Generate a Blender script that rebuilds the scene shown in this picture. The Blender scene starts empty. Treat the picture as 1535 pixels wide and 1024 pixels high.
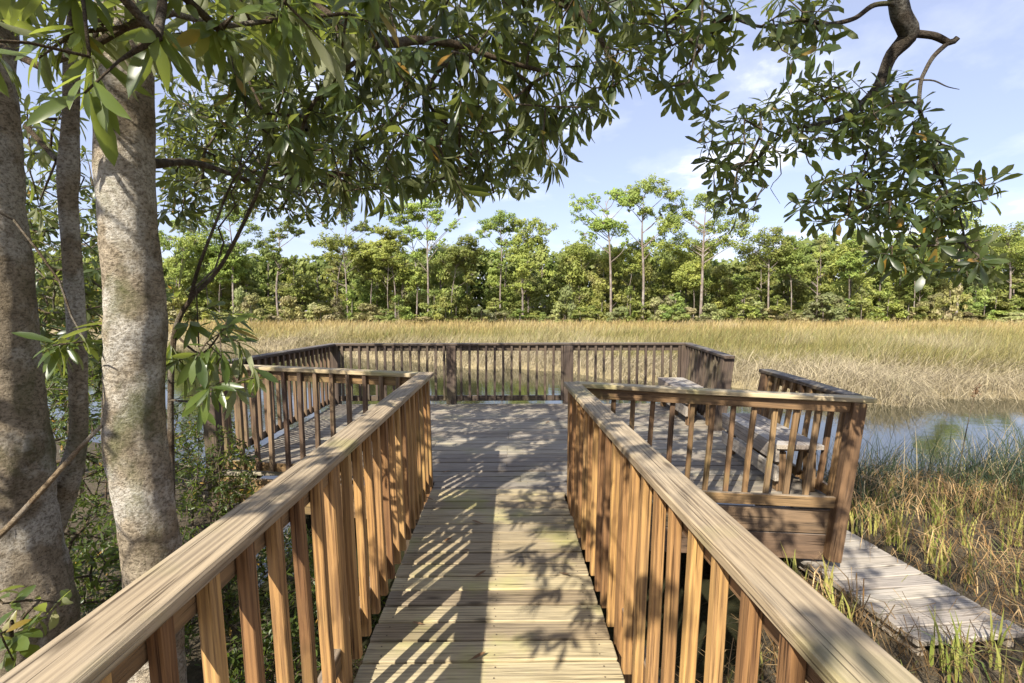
import bpy, math, random
import numpy as np
from math import sin, cos, atan, radians, pi, sqrt
from mathutils import Vector, noise as mnoise

rs = np.random.RandomState(7)
random.seed(7)
scene = bpy.context.scene
C = scene.collection

# ------------------------------------------------------------------ camera
F, CX, CY, EYE = 740.0, 767.5, 512.0, 1.6
PITCH, YAW = atan(50 / F), atan(10.5 / F)
FW = np.array([sin(YAW) * cos(PITCH), cos(YAW) * cos(PITCH), -sin(PITCH)])
RT = np.array([cos(YAW), -sin(YAW), 0.0])
UP = np.cross(RT, FW)
cam_d = bpy.data.cameras.new('camera'); cam = bpy.data.objects.new('camera', cam_d); C.objects.link(cam)
cam.location = (0, 0, EYE); cam.rotation_euler = (pi / 2 - PITCH, 0, -YAW)
cam_d.sensor_width = 36.0; cam_d.lens = F / 1535 * 36; cam_d.clip_start = 0.05; cam_d.clip_end = 2000
scene.camera = cam

def at(px, py, Y):                       # point at forward distance Y seen at photo pixel (px, py)
    d = FW + RT * (px - CX) / F - UP * (py - CY) / F
    return d * (Y / d[1]) + np.array([0, 0, EYE])

def ground_at(px, py, z):
    d = FW + RT * (px - CX) / F - UP * (py - CY) / F
    return d * ((z - EYE) / d[2]) + np.array([0, 0, EYE])

def project(P):
    v = np.asarray(P, float) - np.array([0, 0, EYE])
    d = v @ FW
    ds = np.where(np.abs(d) < 1e-4, 1e-4, d)
    return CX + F * (v @ RT) / ds, CY - F * (v @ UP) / ds, d

# ------------------------------------------------------------------ object helpers
def tag(o, label=None, cat=None, group=None, kind=None):
    if label: o['label'] = label
    if cat: o['category'] = cat
    if group: o['group'] = group
    if kind: o['kind'] = kind
    return o

def thing(name, label, cat, loc=(0, 0, 0), group=None):
    o = bpy.data.objects.new(name, None); C.objects.link(o)
    o.location = loc; o.empty_display_size = .1
    return tag(o, label, cat, group)

def mesh_np(name, verts, faces, mat, parent=None, smooth=False, attrs=None, nside=4):
    """verts (N,3), faces (M,k) constant k"""
    verts = np.asarray(verts, np.float32); faces = np.asarray(faces, np.int32)
    me = bpy.data.meshes.new(name)
    me.vertices.add(len(verts)); me.vertices.foreach_set('co', verts.ravel())
    k = faces.shape[1]
    me.loops.add(faces.size); me.loops.foreach_set('vertex_index', faces.ravel())
    me.polygons.add(len(faces)); me.polygons.foreach_set('loop_start', np.arange(0, faces.size, k, dtype=np.int32))
    try: me.polygons.foreach_set('loop_total', np.full(len(faces), k, np.int32))
    except Exception: pass
    me.polygons.foreach_set('use_smooth', np.full(len(faces), bool(smooth)))
    for an, (typ, dat) in (attrs or {}).items():
        a = me.attributes.new(an, typ, 'POINT')
        key = 'vector' if typ == 'FLOAT_VECTOR' else ('color' if typ == 'FLOAT_COLOR' else 'value')
        a.data.foreach_set(key, np.asarray(dat, np.float32).ravel())
    me.materials.append(mat); me.update(calc_edges=True); me.validate()
    o = bpy.data.objects.new(name, me); C.objects.link(o)
    if parent is not None:
        o.parent = parent
        o.matrix_parent_inverse = parent.matrix_basis.inverted()
    return o

# ------------------------------------------------------------------ node helpers
def new_mat(name):
    m = bpy.data.materials.new(name); m.use_nodes = True
    nt = m.node_tree; nt.nodes.clear()
    out = nt.nodes.new('ShaderNodeOutputMaterial')
    return m, nt, out

def N(nt, typ, **kw):
    n = nt.nodes.new('ShaderNode' + typ)
    for k, v in kw.items():
        if k.startswith('i_'): n.inputs[k[2:].replace('_', ' ')].default_value = v
        else: setattr(n, k, v)
    return n

def L(nt, a, b): nt.links.new(a, b)

def mixc(nt, fac, a, b, mode='MIX'):
    n = nt.nodes.new('ShaderNodeMix'); n.data_type = 'RGBA'; n.blend_type = mode; n.clamp_result = False
    for sock, v in ((n.inputs[0], fac), (n.inputs[6], a), (n.inputs[7], b)):
        if hasattr(v, 'links'): L(nt, v, sock)
        elif isinstance(v, (int, float)): sock.default_value = v
        else: sock.default_value = (*v, 1) if len(v) == 3 else v
    return n.outputs[2]

def math_(nt, op, a, b=0.0, clamp=False):
    n = nt.nodes.new('ShaderNodeMath'); n.operation = op; n.use_clamp = clamp
    for s, v in ((n.inputs[0], a), (n.inputs[1], b)):
        if hasattr(v, 'links'): L(nt, v, s)
        else: s.default_value = v
    return n.outputs[0]

def ramp(nt, fac, stops):
    n = nt.nodes.new('ShaderNodeValToRGB'); e = n.color_ramp.elements
    while len(e) < len(stops): e.new(0.5)
    for el, (p, c) in zip(e, stops):
        el.position = p; el.color = (c, c, c, 1) if isinstance(c, (int, float)) else (*c, 1)
    L(nt, fac, n.inputs[0]); return n.outputs[0]

def vscale(nt, v, s):
    n = nt.nodes.new('ShaderNodeVectorMath'); n.operation = 'MULTIPLY'
    L(nt, v, n.inputs[0]); n.inputs[1].default_value = s; return n.outputs[0]

def noise_(nt, v, scale, detail=4, rough=.55, dist=0.0):
    n = nt.nodes.new('ShaderNodeTexNoise'); L(nt, v, n.inputs['Vector'])
    n.inputs['Scale'].default_value = scale; n.inputs['Detail'].default_value = detail
    n.inputs['Roughness'].default_value = rough; n.inputs['Distortion'].default_value = dist
    return n.outputs['Fac']

def attr(nt, name, out='Fac'):
    n = nt.nodes.new('ShaderNodeAttribute'); n.attribute_name = name; return n.outputs[out]

def bump(nt, h, strength, dist):
    n = nt.nodes.new('ShaderNodeBump'); n.inputs['Strength'].default_value = strength
    n.inputs['Distance'].default_value = dist; L(nt, h, n.inputs['Height']); return n.outputs[0]

# ------------------------------------------------------------------ materials
def wood(name, light, dark, grey, grey_top=.6, moss=.15, rough=.75, grain=1.0, grey_all=.15, tint=.35):
    m, nt, out = new_mat(name)
    gc = attr(nt, 'gc', 'Vector'); rnd = attr(nt, 'rnd')
    g1 = noise_(nt, vscale(nt, gc, (2.2, 58 * grain, 58 * grain)), 1.0, 6, .66, .9)
    g2 = noise_(nt, vscale(nt, gc, (5, 150, 150)), 1.0, 3, .6)
    w = nt.nodes.new('ShaderNodeTexWave'); w.wave_type = 'BANDS'; w.bands_direction = 'Y'
    L(nt, vscale(nt, gc, (.8, 11, 9)), w.inputs['Vector']); w.inputs['Scale'].default_value = 1.3
    w.inputs['Distortion'].default_value = 9; w.inputs['Detail'].default_value = 3; w.inputs['Detail Scale'].default_value = .7
    gr = math_(nt, 'ADD', math_(nt, 'MULTIPLY', g1, .66), math_(nt, 'MULTIPLY', w.outputs['Fac'], .13))
    gr = math_(nt, 'ADD', gr, math_(nt, 'MULTIPLY', g2, .30))
    col = mixc(nt, ramp(nt, gr, [(.38, 0.0), (.64, 1.0)]), dark, light)
    blot = noise_(nt, vscale(nt, gc, (1.6, 4, 4)), 1.0, 3)
    geo = N(nt, 'NewGeometry'); sep = N(nt, 'SeparateXYZ'); L(nt, geo.outputs['Normal'], sep.inputs[0])
    topf = math_(nt, 'MULTIPLY', ramp(nt, sep.outputs['Z'], [(.5, 0.0), (.9, 1.0)]), grey_top - grey_all)
    topf = math_(nt, 'ADD', topf, grey_all)
    wea = math_(nt, 'MULTIPLY', topf, ramp(nt, blot, [(.25, .55), (.65, 1.25)]), clamp=True)
    gcol = mixc(nt, ramp(nt, gr, [(.3, 0.0), (.7, 1.0)]), tuple(c * .5 for c in grey), grey)
    col = mixc(nt, wea, col, gcol)
    # moss / algae patches
    pos = geo.outputs['Position']
    mo = noise_(nt, pos, 1.7, 4, .6); mo = ramp(nt, mo, [(.52, 0.0), (.72, 1.0)])
    col = mixc(nt, math_(nt, 'MULTIPLY', mo, moss), col, (.30, .31, .075))
    cr = noise_(nt, vscale(nt, gc, (2.6, 120, 120)), 1.0, 2, .5)
    col = mixc(nt, ramp(nt, cr, [(.62, 0.0), (.68, .75)]), col, tuple(c * .4 for c in dark))
    # dark stains and knots
    st = ramp(nt, noise_(nt, vscale(nt, gc, (4.5, 18, 18)), 1.0, 2), [(.66, 0.0), (.78, 1.0)])
    col = mixc(nt, math_(nt, 'MULTIPLY', st, .45), col, tuple(c * .3 for c in dark))
    vo = nt.nodes.new('ShaderNodeTexVoronoi'); L(nt, vscale(nt, gc, (2.1, 7, 7)), vo.inputs['Vector']); vo.inputs['Scale'].default_value = 1.0
    kn = ramp(nt, vo.outputs['Distance'], [(.05, 1.0), (.13, 0.0)])
    col = mixc(nt, math_(nt, 'MULTIPLY', kn, .7), col, tuple(c * .28 for c in dark))
    # every board its own tint
    hs = N(nt, 'HueSaturation'); L(nt, col, hs.inputs['Color'])
    L(nt, math_(nt, 'ADD', math_(nt, 'MULTIPLY', rnd, tint), 1 - tint / 2), hs.inputs['Value'])
    L(nt, math_(nt, 'ADD', math_(nt, 'MULTIPLY', rnd, .016), .492), hs.inputs['Hue'])
    p = N(nt, 'BsdfPrincipled'); L(nt, hs.outputs[0], p.inputs['Base Color'])
    p.inputs['Roughness'].default_value = rough; p.inputs['Specular IOR Level'].default_value = .25
    L(nt, bump(nt, math_(nt, 'SUBTRACT', gr, math_(nt, 'MULTIPLY', ramp(nt, cr, [(.6, 0.0), (.68, 1.0)]), .5)), .8, .004), p.inputs['Normal'])
    L(nt, p.outputs[0], out.inputs[0]); return m

M = {}
M['baluster'] = wood('treated_pine', (.39, .205, .064), (.125, .057, .020), (.27, .21, .14), .4, .16, grey_all=.2, tint=.75)
M['cap'] = wood('weathered_cap', (.47, .36, .20), (.17, .115, .058), (.45, .385, .275), .6, .6, grey_all=.3)
M['deck'] = wood('walkway_boards', (.41, .315, .165), (.15, .108, .054), (.32, .28, .205), .5, .6, grey_all=.4, tint=.55)
M['platdeck'] = wood('platform_boards', (.265, .21, .145), (.115, .09, .06), (.285, .255, .21), .75, .16, grey_all=.55, tint=.4)
M['darkwood'] = wood('old_shaded_timber', (.095, .062, .038), (.040, .027, .018), (.17, .157, .145), .85, .12, grey_all=.18)  # old timber, base colour also darkened to stand for the canopy's shade
M['midwood'] = wood('aged_timber', (.22, .12, .043), (.078, .041, .016), (.25, .22, .18), .7, .22, grey_all=.18, tint=.6)
M['oldbaluster'] = wood('old_baluster', (.17, .098, .047), (.070, .042, .023), (.21, .185, .16), .7, .12, grey_all=.2, tint=.6)
M['bench'] = wood('bench_timber', (.36, .28, .19), (.18, .135, .085), (.39, .365, .335), .8, .05, grey_all=.5)
M['lowdeck'] = wood('bleached_boards', (.38, .32, .245), (.18, .148, .11), (.41, .37, .315), .85, .06, grey_all=.7, tint=.35)

def bark(name, a, b, lich, moss=.35, scale=1.0):
    m, nt, out = new_mat(name)
    tc = N(nt, 'TexCoord'); o = tc.outputs['Object']
    n1 = noise_(nt, vscale(nt, o, (1, 1, .8)), 5.5 * scale, 7, .72, .4)
    n2 = noise_(nt, vscale(nt, o, (1, 1, 1.3)), 70 * scale, 5, .75)
    n3 = noise_(nt, o, 3.2 * scale, 4, .6)
    col = mixc(nt, ramp(nt, n1, [(.32, 0.0), (.66, 1.0)]), b, a)
    col = mixc(nt, ramp(nt, n2, [(.38, .7), (.52, 0.0)]), col, tuple(c * .4 for c in b))
    n5 = noise_(nt, vscale(nt, o, (1, 1, 1.8)), 13 * scale, 5, .7, 1.2)
    col = mixc(nt, ramp(nt, n5, [(.52, 0.0), (.62, .6)]), col, tuple(c * .6 for c in b))
    li = math_(nt, 'MULTIPLY', ramp(nt, n3, [(.5, 0.0), (.6, 1.0)]), ramp(nt, n2, [(.4, .2), (.6, .9)]))
    col = mixc(nt, math_(nt, 'MULTIPLY', li, .95), col, lich)
    n4 = ramp(nt, noise_(nt, vscale(nt, o, (1, 1, .6)), 2.3 * scale, 5, .7, .5), [(.52, 0.0), (.66, 1.0)])
    col = mixc(nt, math_(nt, 'MULTIPLY', n4, moss), col, (.12, .135, .045))
    p = N(nt, 'BsdfPrincipled'); L(nt, col, p.inputs['Base Color']); p.inputs['Roughness'].default_value = .9
    p.inputs['Specular IOR Level'].default_value = .1
    h = math_(nt, 'ADD', math_(nt, 'MULTIPLY', n1, .6), math_(nt, 'MULTIPLY', n2, .65))
    L(nt, bump(nt, h, 1.0, .04), p.inputs['Normal'])
    L(nt, p.outputs[0], out.inputs[0]); return m
M['bark'] = bark('magnolia_bark', (.58, .485, .35), (.19, .15, .095), (.74, .71, .62), .7)
M['limbbark'] = bark('limb_bark', (.13, .105, .078), (.055, .044, .033), (.22, .215, .185), .4)
M['twig'] = bark('twig_bark', (.22, .165, .11), (.10, .075, .05), (.33, .30, .24), .2, 2)
M['stick'] = bark('dead_stick', (.50, .39, .24), (.28, .19, .11), (.5, .45, .36), .1, 2)
M['pinebark'] = bark('pine_bark', (.30, .25, .21), (.16, .125, .10), (.36, .33, .30), .1, .4)

def leafmat(name, c0, c1, under, trans, spec=.5, rough=.34, old=.965):
    m, nt, out = new_mat(name)
    rnd = attr(nt, 'rnd'); geo = N(nt, 'NewGeometry')
    col = mixc(nt, rnd, c0, c1)
    col = mixc(nt, ramp(nt, rnd, [(old, 0.0), (old + .012, 1.0)]), col, (.30, .17, .03))
    col = mixc(nt, math_(nt, 'MULTIPLY', geo.outputs['Backfacing'], .85), col, under)
    p = N(nt, 'BsdfPrincipled'); L(nt, col, p.inputs['Base Color'])
    p.inputs['Specular IOR Level'].default_value = spec
    L(nt, math_(nt, 'ADD', math_(nt, 'MULTIPLY', geo.outputs['Backfacing'], .3), rough), p.inputs['Roughness'])
    t = N(nt, 'BsdfTranslucent'); L(nt, mixc(nt, rnd, trans, tuple(c * 1.25 for c in trans)), t.inputs['Color'])
    mx = N(nt, 'MixShader'); mx.inputs[0].default_value = .38
    L(nt, p.outputs[0], mx.inputs[1]); L(nt, t.outputs[0], mx.inputs[2]); L(nt, mx.outputs[0], out.inputs[0]); return m
M['leaf'] = leafmat('magnolia_leaf', (.025, .044, .015), (.062, .088, .026), (.105, .115, .048), (.25, .29, .055), .45, .36)
M['leaf2'] = leafmat('bay_leaf', (.045, .075, .018), (.10, .14, .03), (.25, .26, .15), (.32, .38, .06))
M['shrubleaf'] = leafmat('shrub_leaf', (.022, .042, .011), (.085, .115, .022), (.055, .07, .024), (.25, .32, .04), .4, .4, .97)
M['deadleaf'] = leafmat('dry_leaf', (.20, .11, .05), (.30, .19, .10), (.27, .19, .12), (.1, .05, .02), .3, .6, 2)

def farleaf(name, a, b, c, hue=.05):
    m, nt, out = new_mat(name)
    rnd = attr(nt, 'rnd'); oi = N(nt, 'ObjectInfo')
    col = mixc(nt, rnd, a, b)
    nn = noise_(nt, N(nt, 'NewGeometry').outputs['Position'], .45, 3)
    col = mixc(nt, ramp(nt, nn, [(.45, 0.0), (.68, .75)]), col, c)
    hs = N(nt, 'HueSaturation'); L(nt, col, hs.inputs['Color'])
    L(nt, math_(nt, 'ADD', math_(nt, 'MULTIPLY', oi.outputs['Random'], hue), .5 - hue / 2), hs.inputs['Hue'])
    r2 = N(nt, 'TexWhiteNoise'); r2.noise_dimensions = '1D'; L(nt, oi.outputs['Random'], r2.inputs['W'])
    L(nt, math_(nt, 'ADD', math_(nt, 'MULTIPLY', r2.outputs['Value'], .75), .68), hs.inputs['Value'])
    p = N(nt, 'BsdfPrincipled'); L(nt, hs.outputs[0], p.inputs['Base Color']); p.inputs['Roughness'].default_value = .55
    p.inputs['Specular IOR Level'].default_value = .3
    t = N(nt, 'BsdfTranslucent'); L(nt, hs.outputs[0], t.inputs['Color'])
    mx = N(nt, 'MixShader'); mx.inputs[0].default_value = .38
    L(nt, p.outputs[0], mx.inputs[1]); L(nt, t.outputs[0], mx.inputs[2]); L(nt, mx.outputs[0], out.inputs[0]); return m
M['pineneedle'] = farleaf('pine_needles', (.15, .205, .045), (.34, .375, .08), (.20, .26, .06), .03)
M['broad'] = farleaf('wood_foliage', (.13, .185, .045), (.35, .375, .085), (.24, .225, .09), .05)
M['bush'] = farleaf('bush_foliage', (.19, .215, .07), (.38, .37, .14), (.33, .285, .18), .06)

def grassmat(name, trans=.25):
    m, nt, out = new_mat(name)
    col = attr(nt, 'col', 'Color')
    p = N(nt, 'BsdfPrincipled'); L(nt, col, p.inputs['Base Color']); p.inputs['Roughness'].default_value = .6
    p.inputs['Specular IOR Level'].default_value = .25
    t = N(nt, 'BsdfTranslucent'); L(nt, col, t.inputs['Color'])
    mx = N(nt, 'MixShader'); mx.inputs[0].default_value = trans
    L(nt, p.outputs[0], mx.inputs[1]); L(nt, t.outputs[0], mx.inputs[2]); L(nt, mx.outputs[0], out.inputs[0]); return m
M['grass'] = grassmat('grass_blades')

def groundmat():
    m, nt, out = new_mat('soil')
    pos = N(nt, 'NewGeometry').outputs['Position']
    n = noise_(nt, pos, 1.3, 6, .65); n2 = noise_(nt, pos, 22, 4, .7)
    col = mixc(nt, ramp(nt, n, [(.35, 0.0), (.65, 1.0)]), (.022, .017, .010), (.07, .052, .028))
    col = mixc(nt, ramp(nt, n2, [(.4, 0.0), (.7, .7)]), col, (.11, .085, .05))
    sep = N(nt, 'SeparateXYZ'); L(nt, pos, sep.inputs[0])
    far = ramp(nt, math_(nt, 'DIVIDE', sep.outputs['Y'], 40.0, True), [(.25, 0.0), (.4, 1.0)])
    col = mixc(nt, far, col, (.26, .21, .11))
    p = N(nt, 'BsdfPrincipled'); L(nt, col, p.inputs['Base Color']); p.inputs['Roughness'].default_value = .95
    L(nt, bump(nt, n2, .8, .04), p.inputs['Normal']); L(nt, p.outputs[0], out.inputs[0]); return m
M['soil'] = groundmat()

def watermat():
    m, nt, out = new_mat('creek_water')
    pos = N(nt, 'NewGeometry').outputs['Position']
    n = noise_(nt, vscale(nt, pos, (1, 1.8, 1)), 2.2, 3, .5); n2 = noise_(nt, vscale(nt, pos, (1, 2.2, 1)), 11, 2, .5)
    h = math_(nt, 'ADD', n, math_(nt, 'MULTIPLY', n2, .25))
    p = N(nt, 'BsdfPrincipled'); p.inputs['Base Color'].default_value = (.030, .030, .016, 1)
    p.inputs['Roughness'].default_value = .03; p.inputs['IOR'].default_value = 1.65
    L(nt, bump(nt, h, .035, .05), p.inputs['Normal']); L(nt, p.outputs[0], out.inputs[0]); return m
M['water'] = watermat()

# ------------------------------------------------------------------ timber
def beam_data(p0, p1, w, h, up=(0, 0, 1), ch=.004, segs=1, warp=0.0, end_round=0.0):
    """chamfered timber from p0 to p1 (centre line); w across, h along up."""
    p0 = np.array(p0, float); p1 = np.array(p1, float); d = p1 - p0; Ln = np.linalg.norm(d); d = d / Ln
    up = np.array(up, float); x = np.cross(d, up); x /= np.linalg.norm(x); z = np.cross(x, d)
    a, b = w / 2, h / 2
    prof = np.array([(-a + ch, -b), (a - ch, -b), (a, -b + ch), (a, b - ch), (a - ch, b), (-a + ch, b), (-a, b - ch), (-a, -b + ch)])
    V, G = [], []
    off = rs.uniform(0, 60, 3); ph = rs.uniform(0, 6.28, 2)
    ts = [0.0, min(ch / Ln, .02)] + [i / segs for i in range(1, segs)] + [1 - min(ch / Ln, .02), 1.0]
    for i, t in enumerate(ts):
        s = (1 - ch * 1.2 / max(a, b)) if i in (0, len(ts) - 1) else 1.0
        c = p0 + d * Ln * t + z * warp * sin(3.1 * t * 2 + ph[0]) + x * warp * .6 * sin(2.3 * t * 2 + ph[1])
        for (u, v) in prof:
            V.append(c + x * u * s + z * v * s); G.append((t * Ln + off[0], u + off[1], v + off[2]))
    n = len(ts); Fq = []
    for i in range(n - 1):
        for j in range(8):
            Fq.append((i * 8 + j, (i + 1) * 8 + j, (i + 1) * 8 + (j + 1) % 8, i * 8 + (j + 1) % 8))
    for base, flip in ((0, True), ((n - 1) * 8, False)):
        q = [(0, 1, 2, 7), (7, 2, 3, 6), (6, 3, 4, 5)]
        for f in q:
            f = tuple(base + k for k in f); Fq.append(f if flip else f[::-1])
    return np.array(V), np.array(Fq), np.array(G), np.full(len(V), rs.uniform())

class Timber:
    def __init__(self): self.V, self.F, self.G, self.R, self.n = [], [], [], [], 0
    def add(self, *a, **k):
        V, Fq, G, R = beam_data(*a, **k)
        self.V.append(V); self.F.append(Fq + self.n); self.G.append(G); self.R.append(R); self.n += len(V); return self
    def build(self, name, mat, parent=None):
        return mesh_np(name, np.concatenate(self.V), np.concatenate(self.F), mat, parent,
                       attrs={'gc': ('FLOAT_VECTOR', np.concatenate(self.G)), 'rnd': ('FLOAT', np.concatenate(self.R))})

def beam(name, mat, parent, *a, **k): return Timber().add(*a, **k).build(name, mat, parent)

# ------------------------------------------------------------------ walkway
wk = thing('walkway', 'boarded wooden footbridge leading straight out to the viewing platform', 'walkway', (0, 1.5, 0))
T = Timber(); y = -1.3; n_b = 0
while y < 4.22:
    bw = .1375
    l = -.655 + rs.uniform(-.006, .006); r = .512 + rs.uniform(-.009, .009)
    zz = -.019 + rs.uniform(-.0012, .0010)
    T.add((l, y + bw / 2, zz), (r, y + bw / 2, zz), bw - .008, .038, ch=.005, segs=4, warp=.0007); y += .1435
T.build('decking', M['deck'], wk)
def nails(parent, pts):
    V, Fq = [], []
    for k, (x_, y_, z_) in enumerate(pts):
        b = len(V); r_ = .0042
        V += [(x_ + r_ * cos(a), y_ + r_ * sin(a), z_) for a in np.arange(6) * pi / 3]; Fq += [(b, b + 1, b + 2, b + 3), (b, b + 3, b + 4, b + 5)]
    tag(mesh_np('nail_heads', V, Fq, M['nail'], parent), kind='stuff')
mn, nt_, out_ = new_mat('rusty_nail'); p_ = N(nt_, 'BsdfPrincipled'); p_.inputs['Base Color'].default_value = (.05, .035, .025, 1); p_.inputs['Roughness'].default_value = .7
L(nt_, p_.outputs[0], out_.inputs[0]); M['nail'] = mn
nails(wk, [(x_ + rs.uniform(-.008, .008), -1.3 + .1435 * i + q, .0016) for i in range(38) for x_ in (-.58, -.05, .44) for q in (.035, .10)])
for sx in (-.5, -.02, .4):
    beam('joist', M['darkwood'], wk, (sx, -1.3, -.15), (sx, 4.3, -.15), .045, .2)
for sx in (-.58, .45):
    for py in (.4, 2.9):
        beam('support_post', M['darkwood'], wk, (sx, py, -1.6), (sx, py, -.26), .14, .14, up=(0, 1, 0))

# ------------------------------------------------------------------ platform
def front_y(x):
    if x < -.66: return 4.42 + (-.66 - x) * (4.84 - 4.42) / 2.2
    if x > .52: return 4.19 - (x - .52) * (4.19 - 3.92) / 2.25
    return 4.22
PLX0, PLX1 = -2.83, 2.80
pf = thing('viewing_platform', 'wide square grey board platform at the end of the footbridge above the creek', 'platform', (0, 6, 0))
T = Timber(); y = 3.90
while y < 8.08:
    bw = .1385; yc = y + bw / 2
    runs = []; cur = None
    for x in np.arange(PLX0, PLX1 + .001, .01):
        ok = yc - bw / 2 >= front_y(x) - .07
        if ok and cur is None: cur = x
        if not ok and cur is not None: runs.append((cur, x)); cur = None
    if cur is not None: runs.append((cur, PLX1 + (.22 * (yc - 3.9) / 4.2)))
    for a, b in runs:
        if b - a < .08: continue
        cuts = [a, b]
        if b - a > 3: cuts = [a, a + (b - a) * rs.choice([.35, .5, .62]), b]
        for u, v in zip(cuts[:-1], cuts[1:]):
            zz = -.019 + rs.uniform(-.002, .002)
            T.add((u + .001, yc, zz), (v - .001, yc, zz), bw - .0095, .038, ch=.005, segs=3, warp=.0012)
    y += .1435
T.build('decking', M['platdeck'], pf)
def fpt(x, dy=0, z=0): return np.array((x, front_y(x) + dy, z))
nails(pf, [(x_ + rs.uniform(-.01, .01), 3.90 + .1435 * i + q, .0025) for i in range(3, 29) for x_ in (-2.2, -1.6, -1.0, -.4, .2, .8, 1.5, 2.1) for q in (.035, .10) if 3.9 + .1435 * i > front_y(x_) + .05])
# rim boards under the edges
def rim(a, b, z0, z1, mat='midwood'):
    a = np.array(a, float); b = np.array(b, float)
    a[2] = b[2] = (z0 + z1) / 2
    beam('rim_joist', M[mat], pf, a, b, .04, z1 - z0)
rim((-2.83, 4.80, 0), (-.70, 4.40, 0), -.36, -.05); rim((.56, 4.16, 0), (2.72, 3.90, 0), -.245, -.045, 'oldbaluster')
rim((.56, 4.165, 0), (2.72, 3.905, 0), -.47, -.255, 'oldbaluster')
rim((-2.85, 4.9, 0), (-2.85, 8.1, 0), -.36, -.05, 'darkwood'); rim((-2.85, 8.1, 0), (3.0, 8.1, 0), -.36, -.05, 'darkwood')
rim((2.8, 3.95, 0), (3.0, 8.1, 0), -.36, -.05, 'darkwood')
for jx in (-1.6, 0, 1.5): beam('joist', M['darkwood'], pf, (jx, 4.5, -.17), (jx, 8.05, -.17), .045, .22)
for px_ in (-2.6, -.9, 1.0, 2.6):
    for py_ in (4.75, 6.3, 7.8): beam('support_post', M['darkwood'], pf, (px_, py_, -1.7), (px_, py_, -.29), .16, .16, up=(0, 1, 0))

# ------------------------------------------------------------------ railings
def lerp(a, b, t): return np.array(a, float) * (1 - t) + np.array(b, float) * t

def railing(label, top0, top1, bot0, bot1, inner, posts, bal_s, mats, cap_w=.138, cap_h=.038, sub_h=.089, bal=.038,
            brail=None, post_sz=.14, post_drop=0., cap_ext=(0, 0), cap_segs=8, warp=.002, bal_drop=0.0, group=None, brail_mat=None, cap=True, sub_off=0.0, post_ext=0):
    """top0/top1: cap centre-line ends (top surface); bot0/bot1: baluster bottoms; inner: +1/-1 side of the walked-on space."""
    top0, top1, bot0, bot1 = (np.array(v, float) for v in (top0, top1, bot0, bot1))
    d = top1 - top0; Ln = np.linalg.norm(d); dn = d / Ln
    side = np.cross(dn, (0, 0, 1)); side /= np.linalg.norm(side); side *= inner
    t = thing('railing', label, 'railing', tuple((bot0 + bot1) / 2), group)
    mcap, msub, mbal, mpost = (M[k] for k in mats)
    cz = np.array([0, 0, cap_h / 2])
    beam('cap_rail', mcap, t, top0 - cz - dn * cap_ext[0], top1 - cz + dn * cap_ext[1], cap_w, cap_h, ch=.006, segs=cap_segs, warp=warp)
    sz = np.array([0, 0, cap_h + sub_h / 2 + .001])
    up_ = (top0 - bot0); up_ /= np.linalg.norm(up_)
    beam('top_rail', msub, t, top0 - sz + dn * .02 - side * sub_off, top1 - sz - dn * .02 - side * sub_off, .038, sub_h, ch=.003, segs=3)
    if brail:
        a = lerp(bot0, bot1, 0); b = lerp(bot0, bot1, 1)
        z = np.array([0, 0, brail])
        beam('bottom_rail', M[brail_mat] if brail_mat else msub, t, a + z + dn * .03 - side * sub_off, b + z - dn * .03 - side * sub_off, .038, .089, ch=.003, segs=3)
    for s, drop in posts:
        a = lerp(bot0, bot1, s / Ln); b = lerp(top0, top1, s / Ln); b[2] -= cap_h + .002
        a = a + (a - b) / np.linalg.norm(a - b) * drop
        beam('post', mpost, t, a - side * (sub_off + post_sz * .1), b - side * (sub_off + post_sz * .1), post_sz, post_sz, up=dn, ch=.006, segs=4)
    for s in bal_s:
        a = lerp(bot0, bot1, s / Ln) + side * (.039 - sub_off); b = lerp(top0, top1, s / Ln) + side * (.039 - sub_off); b[2] -= cap_h + .003
        a = a - np.array([0, 0, bal_drop]) + dn * rs.uniform(-.006, .006)
        w = bal * rs.uniform(.96, 1.04)
        beam('baluster', mbal, t, a, b, w, w, up=dn, ch=.003, segs=2, warp=.0025)
    return t

def spaced(a, b, n_or_step, skip=(), clear=.09):
    xs = np.arange(a, b + 1e-6, n_or_step)
    return [x for x in xs if all(abs(x - k) > clear for k in skip)]

NEAR = ('cap', 'midwood', 'baluster', 'baluster')
# footbridge, left and right
railing('weathered left handrail of the footbridge with streaks of leaf shade on its flat top',
        (-.765, -.9, 1.0), (-.715, 4.46, 1.02), (-.715, -.9, .04), (-.692, 4.46, .04), +1,
        [(0.1, .9), (2.92, .9), (5.27, .6)], spaced(.25, 5.25, .163, (0.1, 2.92, 5.27), .095), NEAR, post_sz=.089, brail=.10, cap_segs=16, warp=.003, bal_drop=0)
railing('weathered right handrail of the footbridge with sunlit orange balusters',
        (.655, -.9, .985), (.567, 4.17, .972), (.600, -.9, -.01), (.567, 4.17, .0), -1,
        [(0.1, .9), (3.22, .9), (5.0, .6)], spaced(.22, 4.98, .163, (0.1, 3.22, 5.0), .095), NEAR, post_sz=.089, brail=.12, cap_segs=16, warp=.003, bal_drop=.02)
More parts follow.
